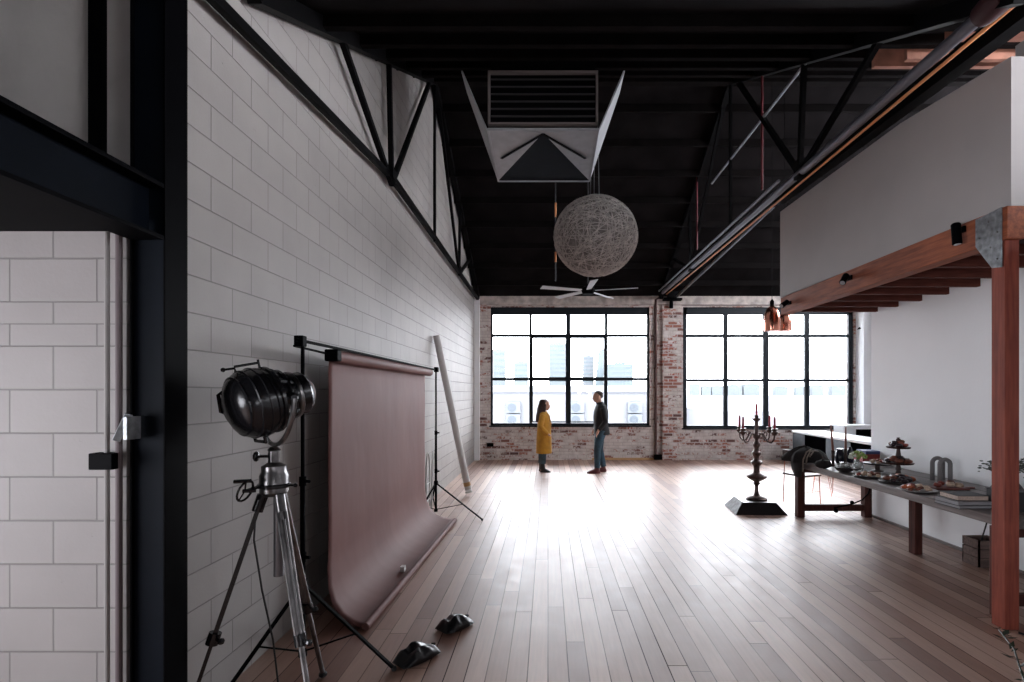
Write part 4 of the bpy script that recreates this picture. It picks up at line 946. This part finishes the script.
# leafy branch on the floor at lower right
t = thing('leafy_branch', (3.1, 3.5, 0), 'dark leafy branch lying on the floorboards by the red post', 'branch')
a, b = Vector((*fl(999, 634), .03)), Vector((*fl(1026, 690), .02)); ms, ml = MB(), MB(); ms.tube([a, (a+b)/2 + Vector((.02, 0, .04)), b], .006, 6); rnd = random.Random(2)
for i in range(26):
    c_ = a + (b-a)*rnd.random() + Vector((0, 0, .02)); dr = Vector((rnd.uniform(-1, 1), rnd.uniform(-.6, .6), rnd.uniform(-.05, .5))).normalized(); L_ = rnd.uniform(.04, .085); sd = dr.cross(Vector((0,0,1))).normalized()*L_*.22
    ml.add([c_, c_ + dr*L_*.5 + sd, c_ + dr*L_ , c_ + dr*L_*.5 - sd, c_ + dr*L_*.5 + Vector((0,0,.004))], [(0,1,4),(1,2,4),(2,3,4),(3,0,4)])
ms.build('stem', M_leaf, t); ml.build('leaves', M_leaf, t)
t = thing('cord', (3.5, 3.75, 0), 'dark cord curling over the floor right of the red post', 'cord'); MB().tube([(3.42, 3.78, .008), (3.47, 3.70, .008), (3.52, 3.72, .008), (3.6, 3.66, .008)], .007, 6).build('flex', M_rubber, t)

# copper wire stools at the table end
def stool(x, y, lab):
    t = thing('wire_stool', (x, y, 0), lab, 'stool')
    m = MB(); m.lathe([(.19, .455), (.195, .465), (.19, .475)], (x, y, 0), n=24); m.build('seat', M_darkwood, t)
    for k in range(3):
        a_ = 2*PI*k/3 + .5; e = Vector((x + math.cos(a_)*.2, y + math.sin(a_)*.2, .004)); m = MB(); s1 = Vector((x + math.cos(a_ - .35)*.16, y + math.sin(a_ - .35)*.16, .46)); s2 = Vector((x + math.cos(a_ + .35)*.16, y + math.sin(a_ + .35)*.16, .46)); m.tube([s1, e + Vector((0, 0, .012)), s2], .006, 6); m.build('leg', M_copper, t)
def chair(x, y, lab):
    t = thing('wire_chair', (x, y, 0), lab, 'chair'); T = Matrix.Translation((x, y, 0)) @ Matrix.Rotation(.4, 4, 'Z')
    MB(T).box((-.2, -.2, .44), (.2, .2, .47)).build('seat', M_darkwood, t, bevel=.008)
    m = MB(T); m.box((-.2, -.2, .73), (-.17, .2, .84)); m.build('backrest', M_darkwood, t, bevel=.006)
    for sx in (-1, 1):
        for sy in (-1, 1): MB(T).tube([(sx*.18, sy*.17, .75 if sx < 0 else .44), (sx*.20, sy*.18, .0)], .008, 6).build('leg', M_copper, t)
    m = MB(T)
    for sy in (-1, 1): m.tube([(-.19, sy*.18, .2), (.19, sy*.18, .2)], .006, 6)
    m.build('stretcher', M_copper, t)
chair(4.05, 8.3, 'copper legged chair standing behind the far end of the table')
stool(4.75, 8.9, 'copper hairpin stool farther back, seen under the table')

# low white-topped cabinets under and beside the right window
t = thing('low_counter', (6.5, 11.4, 0), 'long low counter with white top beside the right window', 'counter')
x0 = 6.2; B((x0 - .02, 8.2, .75), (x0 + .75, 13.2, .80)).build('worktop', M_worktop, t, bevel=.004)
B((x0 + .02, 8.2, .0), (x0 + .72, 13.18, .75)).build('carcass', M_cabgrey, t)
yy = 13.18; k = 0
for w_ in (.62, .95, .95, .95, .5, .5, .5):
    y2 = max(8.22, yy - w_)
    if yy - y2 > .05: B((x0, y2 + .008, .10), (x0 + .02, yy - .008, .74)).build('front_panel', (M_cabgrey, M_cabblack)[k % 2], t)
    yy = y2; k += 1
t = thing('window_cabinet', (7.8, 13.1, 0), 'small white cabinet with a black front in the far right corner', 'cabinet')
B((7.25, 12.75, 0), (8.04, 13.2, .93)).build('carcass', M_worktop, t, bevel=.004); B((7.55, 12.735, .62), (8.02, 12.75, .86)).build('front_panel', M_cabblack, t); B((7.23, 12.73, .93), (8.05, 13.22, .96)).build('top', M_worktop, t)

# ------------------------------------------------------------------ people
def head(m, c, s=1.0):     # c = chin base centre; facing +x
    z = c[2]; m.loft([(c[0]+.030*s, c[1], z, .020*s, .018*s), (c[0]+.028*s, c[1], z+.012*s, .045*s, .036*s), (c[0]+.018*s, c[1], z+.04*s, .068*s, .054*s), (c[0]+.010*s, c[1], z+.075*s, .084*s, .064*s), (c[0]+.0*s, c[1], z+.115*s, .094*s, .072*s), (c[0]-.004*s, c[1], z+.15*s, .097*s, .074*s), (c[0]-.008*s, c[1], z+.185*s, .086*s, .068*s), (c[0]-.01*s, c[1], z+.21*s, .060*s, .05*s), (c[0]-.01*s, c[1], z+.224*s, .022*s, .02*s)], 24)
    m.loft([(c[0]+.090*s, c[1], z+.062*s, .022*s, .016*s), (c[0]+.098*s, c[1], z+.072*s, .022*s, .014*s), (c[0]+.092*s, c[1], z+.10*s, .014*s, .010*s), (c[0]+.086*s, c[1], z+.12*s, .008*s, .008*s)], 10)
    m.ball((c[0]+.078*s, c[1], z+.038*s), .020*s, 8, (1, 1.2, .5))
    for sy in (-1, 1): m.ball((c[0]-.008*s, c[1]+sy*.074*s, z+.10*s), .028*s, 8, (.75, .4, 1.1))
def hand(m, w, d, side, curl=.5, s=1.0):   # w wrist, d unit direction, side unit sideways
    w, d, side = Vector(w), Vector(d).normalized(), Vector(side).normalized(); nrm = d.cross(side)
    m.tube([w - d*.02, w + d*.03*s, w + d*.085*s], [.022*s, .032*s, .030*s], 10)
    for i, (o_, L_) in enumerate(((-.028, .062), (-.010, .074), (.010, .070), (.027, .055))):
        b0 = w + d*.078*s + side*o_*s; p1 = b0 + (d + nrm*.15*curl)*L_*.45*s; p2 = p1 + (d + nrm*.7*curl)*L_*.35*s; p3 = p2 + (d*.6 + nrm*1.1*curl)*L_*.25*s; m.tube([b0 - d*.01, p1, p2, p3], [.0095*s, .009*s, .0085*s, .007*s], 8)
    b0 = w + d*.02*s - side*.026*s; m.tube([b0, b0 + (d*.6 - side*.8)*.035*s, b0 + (d*1.1 - side*.85)*.06*s], [.012*s, .010*s, .008*s], 8)
def limb(m, pts, rs, n=14):
    m.tube(pts, rs, n)
# woman, facing +x
wr = Vector(((543.5 - VX)/F*11.55, 11.55, 0))
T = Matrix.Translation(wr)
t = thing('person', wr, 'woman in a long mustard coat and jeans facing the man', 'person')
m = MB(T); head(m, (.04, 0, 1.368), 1.02); limb(m, [(.0, 0, 1.30), (.015, 0, 1.36), (.03, 0, 1.43)], [.055, .05, .05])
m.loft([(0, 0, .80, .10, .15), (0, 0, .95, .09, .12), (.01, 0, 1.10, .09, .13), (.0, 0, 1.25, .085, .16), (0, 0, 1.32, .05, .08)], 20)
for sy in (-1, 1):
    sh = (-.005, sy*.155, 1.27); el = (-.055, sy*.205, 1.02); wrp = (.10, sy*.185, .86)
    limb(m, [sh, el, wrp], [.042, .035, .024]); hand(m, wrp, (.75, -sy*.15, -.65), (0, -1, 0) if sy > 0 else (0, 1, 0), .6, .85)
    lx = -.01 if sy < 0 else -.035; limb(m, [(0, sy*.08, .84), (lx, sy*.085, .46), (lx - .01, sy*.085, .08)], [.075, .05, .032])
    m.loft([(lx + .03, sy*.085, .035, .10, .03), (lx + .0, sy*.085, .08, .05, .03), (lx - .01, sy*.085, .12, .035, .03)], 12)
m.build('body', M_skin, t, remesh=.0085)
m = MB(T); m.loft([(.01, 0, .415, .180, .20), (.01, 0, .50, .176, .20), (.01, 0, .75, .168, .19), (.012, 0, .95, .155, .175), (.012, 0, 1.08, .146, .175), (.0, 0, 1.22, .132, .19), (-.01, 0, 1.30, .105, .17), (-.01, 0, 1.355, .068, .085)], 28)
for sy in (-1, 1): limb(m, [(-.01, sy*.165, 1.265), (-.06, sy*.215, 1.02), (.06, sy*.20, .885), (.10, sy*.19, .855)], [.060, .056, .050, .046])
m.build('coat', M_coat, t, remesh=.0095)
for sy in (-1, 1): MB(T).tube([(.05, sy*.075, 1.345), (.12, sy*.065, 1.24), (.155, sy*.03, 1.06), (.165, sy*.02, .90)], [.015, .022, .018, .008], 8).build('lapel', M_coat, t)
for sy in (-1, 1):
    lx = -.01 if sy < 0 else -.045; m = MB(T); limb(m, [(0, sy*.08, .80), (lx*.8, sy*.085, .46), (lx - .005, sy*.085, .19)], [.095, .080, .066]); m.build('trouser_leg', M_denim2, t)
    m = MB(T); m.loft([(lx + .055, sy*.085, .0, .115, .036), (lx + .055, sy*.085, .02, .118, .038), (lx + .03, sy*.085, .05, .085, .036), (lx + .0, sy*.085, .09, .055, .036), (lx - .01, sy*.085, .20, .046, .042)], 18); m.box((lx - .055, sy*.085 - .02, 0), (lx - .02, sy*.085 + .02, .05)); m.build('boot', M_blkleather, t)
m = MB(T); m.loft([(-.115, 0, 1.10, .050, .085), (-.11, 0, 1.16, .072, .12), (-.085, 0, 1.25, .086, .135), (-.065, 0, 1.34, .086, .12), (-.04, 0, 1.43, .098, .105), (-.015, 0, 1.50, .098, .088), (.0, 0, 1.56, .100, .082), (.0, 0, 1.60, .075, .062), (.0, 0, 1.617, .03, .03)], 22)
for sy in (-1, 1): m.loft([(-.01, sy*.085, 1.12, .04, .028), (.0, sy*.088, 1.25, .048, .03), (.01, sy*.083, 1.38, .045, .025), (.02, sy*.075, 1.50, .05, .02)], 12)
m.build('hair', M_hairw, t, remesh=.010)
for sy in (-1, 1): MB(T).ball((.118, sy*.030, 1.485), .009, 8).build('eye', M_black, t)
# man, facing -x
mr = Vector(((600.5 - VX)/F*11.45, 11.45, 0)); T = Matrix.Translation(mr) @ Matrix.Rotation(PI + .12, 4, 'Z')
t = thing('person', mr, 'man in a dark jacket, jeans and burgundy shoes facing the woman', 'person')
m = MB(T); head(m, (.060, 0, 1.545), 1.10); limb(m, [(.005, 0, 1.47), (.03, 0, 1.54), (.05, 0, 1.61)], [.075, .068, .066])
m.loft([(0, 0, .90, .11, .16), (0, 0, 1.05, .105, .15), (0, 0, 1.22, .115, .175), (-.01, 0, 1.40, .10, .20), (0, 0, 1.49, .06, .10)], 20)
for sy in (-1, 1):
    sh = (-.01, sy*.20, 1.42); el = (-.05, sy*.25, 1.13); wrp = (.10, sy*.22, .93)
    limb(m, [sh, el, wrp], [.05, .042, .028]); hand(m, wrp, (.35, -sy*.1, -.9), (0, -1, 0) if sy > 0 else (0, 1, 0), .6, 1.0)
    kx, fx_ = (.095, .10) if sy > 0 else (-.005, -.085)
    limb(m, [(0, sy*.09, .93), (kx, sy*.10, .50), (fx_, sy*.10, .09)], [.085, .058, .038])
    m.loft([(fx_ + .07, sy*.10, .035, .12, .035), (fx_ + .0, sy*.10, .08, .06, .035), (fx_, sy*.10, .13, .04, .035)], 12)
m.build('body', M_skin, t, remesh=.0095)
m = MB(T); m.loft([(-.035, 0, .835, .172, .195), (-.03, 0, .90, .170, .195), (-.01, 0, 1.05, .158, .185), (-.005, 0, 1.22, .166, .205), (-.01, 0, 1.36, .156, .225), (-.01, 0, 1.46, .120, .20), (.0, 0, 1.515, .082, .10), (.012, 0, 1.545, .072, .076)], 28)
for sy in (-1, 1): limb(m, [(-.01, sy*.20, 1.42), (-.055, sy*.255, 1.14), (.06, sy*.235, .98), (.085, sy*.225, .955)], [.068, .060, .050, .046])
m.build('jacket', M_jacket, t, remesh=.010)
m = MB(T); m.lathe([(.076, 0), (.082, .03), (.078, .05), (.070, .05), (.070, 0)], T.to_3x3().inverted() @ Vector((0,0,0)) + Vector((.012, 0, 1.50)), (.15, 0, 1), 20); m.build('collar', M_jacket, t)
for sy in (-1, 1):
    kx, fx_ = (.095, .10) if sy > 0 else (-.005, -.085); m = MB(T); limb(m, [(-.01, sy*.085, .93), (kx*.6, sy*.095, .72), (kx, sy*.10, .50), (fx_ - .005, sy*.10, .12)], [.118, .100, .078, .062]); m.build('trouser_leg', M_denim, t)
    m = MB(T); m.loft([(fx_ + .075, sy*.10, 0, .15, .046), (fx_ + .075, sy*.10, .03, .152, .048), (fx_ + .05, sy*.10, .06, .115, .044), (fx_ + .01, sy*.10, .09, .065, .042), (fx_, sy*.10, .12, .052, .042)], 20); m.build('shoe', M_burg, t)
m = MB(T); c_ = (.060, 0, 1.545); k_ = 1.09; m.loft([(c_[0]+a_*k_, 0, c_[2]+b_*k_, p_*k_, q_*k_) for a_, b_, p_, q_ in ((-.055, .09, .047, .062), (-.045, .13, .064, .073), (-.022, .165, .086, .078), (-.012, .195, .087, .070), (-.01, .22, .064, .052), (-.01, .234, .022, .02))], 22); m.build('hair', M_hairm, t, remesh=.009)
for sy in (-1, 1): MB(T).ball((.060 + .095, sy*.034, 1.545 + .125), .009, 8).build('eye', M_black, t)

# ------------------------------------------------------------------ outside the windows
struct(B((-160, YB + 3, -8.2), (220, 420, -8)).build('ground', M_ground, origin=(0, 0, 0)))
def O(px, py, d): return P(px, py, d)
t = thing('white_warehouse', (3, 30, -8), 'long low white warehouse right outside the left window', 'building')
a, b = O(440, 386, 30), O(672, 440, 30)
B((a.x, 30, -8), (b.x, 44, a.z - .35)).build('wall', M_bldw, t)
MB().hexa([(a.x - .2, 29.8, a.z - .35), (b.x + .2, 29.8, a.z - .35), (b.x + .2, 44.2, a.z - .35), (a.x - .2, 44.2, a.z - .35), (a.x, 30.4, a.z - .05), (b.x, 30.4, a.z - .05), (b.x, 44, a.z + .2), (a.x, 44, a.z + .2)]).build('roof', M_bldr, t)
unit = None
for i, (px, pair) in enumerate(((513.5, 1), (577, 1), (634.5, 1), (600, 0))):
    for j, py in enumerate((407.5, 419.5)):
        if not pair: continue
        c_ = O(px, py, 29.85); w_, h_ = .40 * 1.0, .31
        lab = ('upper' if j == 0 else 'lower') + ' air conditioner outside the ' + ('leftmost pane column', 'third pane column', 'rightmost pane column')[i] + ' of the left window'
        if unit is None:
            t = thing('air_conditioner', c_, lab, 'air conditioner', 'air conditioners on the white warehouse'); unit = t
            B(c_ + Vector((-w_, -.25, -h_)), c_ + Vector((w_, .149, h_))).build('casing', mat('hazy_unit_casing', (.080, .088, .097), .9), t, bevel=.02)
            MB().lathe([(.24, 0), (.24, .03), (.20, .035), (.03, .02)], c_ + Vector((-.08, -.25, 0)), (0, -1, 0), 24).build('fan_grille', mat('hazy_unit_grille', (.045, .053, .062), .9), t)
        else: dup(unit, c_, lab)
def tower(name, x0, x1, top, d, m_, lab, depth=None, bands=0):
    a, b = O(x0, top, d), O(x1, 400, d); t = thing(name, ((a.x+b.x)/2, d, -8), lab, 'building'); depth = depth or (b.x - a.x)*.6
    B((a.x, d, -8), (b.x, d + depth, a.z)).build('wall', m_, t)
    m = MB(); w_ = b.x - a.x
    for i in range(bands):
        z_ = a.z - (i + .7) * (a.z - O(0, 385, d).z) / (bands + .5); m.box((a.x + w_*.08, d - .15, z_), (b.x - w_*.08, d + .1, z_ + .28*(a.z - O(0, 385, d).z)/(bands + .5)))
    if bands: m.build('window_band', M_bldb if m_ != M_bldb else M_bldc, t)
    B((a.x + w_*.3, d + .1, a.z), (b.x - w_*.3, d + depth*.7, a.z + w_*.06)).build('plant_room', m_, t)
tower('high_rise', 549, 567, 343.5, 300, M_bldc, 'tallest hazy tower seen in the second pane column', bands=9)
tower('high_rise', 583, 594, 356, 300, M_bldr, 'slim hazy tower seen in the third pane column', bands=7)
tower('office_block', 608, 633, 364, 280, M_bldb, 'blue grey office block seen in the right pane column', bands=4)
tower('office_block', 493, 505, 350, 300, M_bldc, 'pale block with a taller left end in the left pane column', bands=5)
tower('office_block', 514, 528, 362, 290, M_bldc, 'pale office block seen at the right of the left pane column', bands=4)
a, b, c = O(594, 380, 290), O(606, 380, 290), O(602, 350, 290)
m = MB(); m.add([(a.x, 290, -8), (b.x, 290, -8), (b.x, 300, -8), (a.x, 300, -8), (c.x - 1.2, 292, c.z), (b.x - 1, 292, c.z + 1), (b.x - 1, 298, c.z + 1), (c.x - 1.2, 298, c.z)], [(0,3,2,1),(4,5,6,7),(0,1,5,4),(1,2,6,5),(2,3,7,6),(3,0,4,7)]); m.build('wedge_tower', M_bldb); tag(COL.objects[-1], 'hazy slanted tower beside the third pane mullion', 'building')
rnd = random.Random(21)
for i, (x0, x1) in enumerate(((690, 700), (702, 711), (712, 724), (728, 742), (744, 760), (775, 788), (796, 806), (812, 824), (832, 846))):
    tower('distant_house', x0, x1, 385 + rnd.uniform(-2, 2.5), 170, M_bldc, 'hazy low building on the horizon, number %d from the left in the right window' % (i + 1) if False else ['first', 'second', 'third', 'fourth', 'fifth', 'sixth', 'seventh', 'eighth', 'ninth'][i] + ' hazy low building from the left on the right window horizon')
struct(B((8, 24, -8), (90, 165, .9)).build('trim_5', M_bldw, origin=(0, 0, 0)))
bpy.data.objects['trim_5'].name = 'flat_roof'; 

# ------------------------------------------------------------------ light: overcast sky through the windows
w = bpy.data.worlds.new('overcast_sky'); SC.world = w; w.use_nodes = True; nt = w.node_tree; bg = nt.nodes['Background']
tc = nt.nodes.new('ShaderNodeTexCoord'); sp = nt.nodes.new('ShaderNodeSeparateXYZ'); rp = nt.nodes.new('ShaderNodeValToRGB')
nt.links.new(tc.outputs['Generated'], sp.inputs[0]); nt.links.new(sp.outputs[2], rp.inputs[0]); nt.links.new(rp.outputs[0], bg.inputs['Color'])
rp.color_ramp.elements[0].position = 0; rp.color_ramp.elements[0].color = (.91, .92, .99, 1); rp.color_ramp.elements[1].position = .6; rp.color_ramp.elements[1].color = (.90, .93, 1.0, 1)
SKY = 9.0; bg.inputs['Strength'].default_value = SKY
def portal(x0, x1, z0, z1, y, flip):
    l = bpy.data.lights.new('window_portal', 'AREA'); l.shape = 'RECTANGLE'; l.size = x1 - x0; l.size_y = z1 - z0; l.cycles.is_portal = True
    o = bpy.data.objects.new('window_portal', l); COL.objects.link(o); o.location = ((x0+x1)/2, y, (z0+z1)/2)
    o.rotation_euler = (PI/2, 0, 0) if not flip else (-PI/2, 0, 0); o['kind'] = 'helper'
portal(*W1[:2], *W1[2:], YB + .2, True); portal(*W2[:2], *W2[2:], YB + .2, True)
for a, b in RW: portal(a, b, RZ0, RZ1, -5.18, False)
l = bpy.data.lights.new('window_portal', 'AREA'); l.shape = 'RECTANGLE'; l.size = SW[3] - SW[2]; l.size_y = SW[1] - SW[0]; l.cycles.is_portal = True
o = bpy.data.objects.new('window_portal', l); COL.objects.link(o); o.location = (-4.79, (SW[0]+SW[1])/2, (SW[2]+SW[3])/2); o.rotation_euler = (0, -PI/2, 0); o['kind'] = 'helper'
l = bpy.data.lights.new('roof_slot_portal', 'AREA'); l.shape = 'RECTANGLE'; l.size = XS1 - XS0; l.size_y = .75; l.cycles.is_portal = True
o = bpy.data.objects.new('roof_slot_portal', l); COL.objects.link(o); o.location = ((XS0+XS1)/2, 4.4, 5.2); o['kind'] = 'helper'

# ------------------------------------------------------------------ camera
cam = bpy.data.cameras.new('camera'); co = bpy.data.objects.new('camera', cam); COL.objects.link(co)
co.location = (0, 0, CH); co.rotation_euler = (PI/2, 0, 0)
cam.sensor_width = 36; cam.lens = F / 1024 * 36; cam.shift_x = -(VX - 512) / 1024; cam.shift_y = (VY - 341) / 1024; cam.clip_end = 900; cam.clip_start = .05
SC.camera = co
vs_ = SC.view_settings; vs_.view_transform = 'Standard'; vs_.look = 'None'; vs_.gamma = 1; vs_.use_curve_mapping = False; vs_.exposure = 1.0
SC.cycles.max_bounces = 10; SC.cycles.diffuse_bounces = 6; SC.cycles.glossy_bounces = 4; SC.cycles.transparent_max_bounces = 12
SC.cycles.use_denoising = True; SC.cycles.sample_clamp_indirect = 8
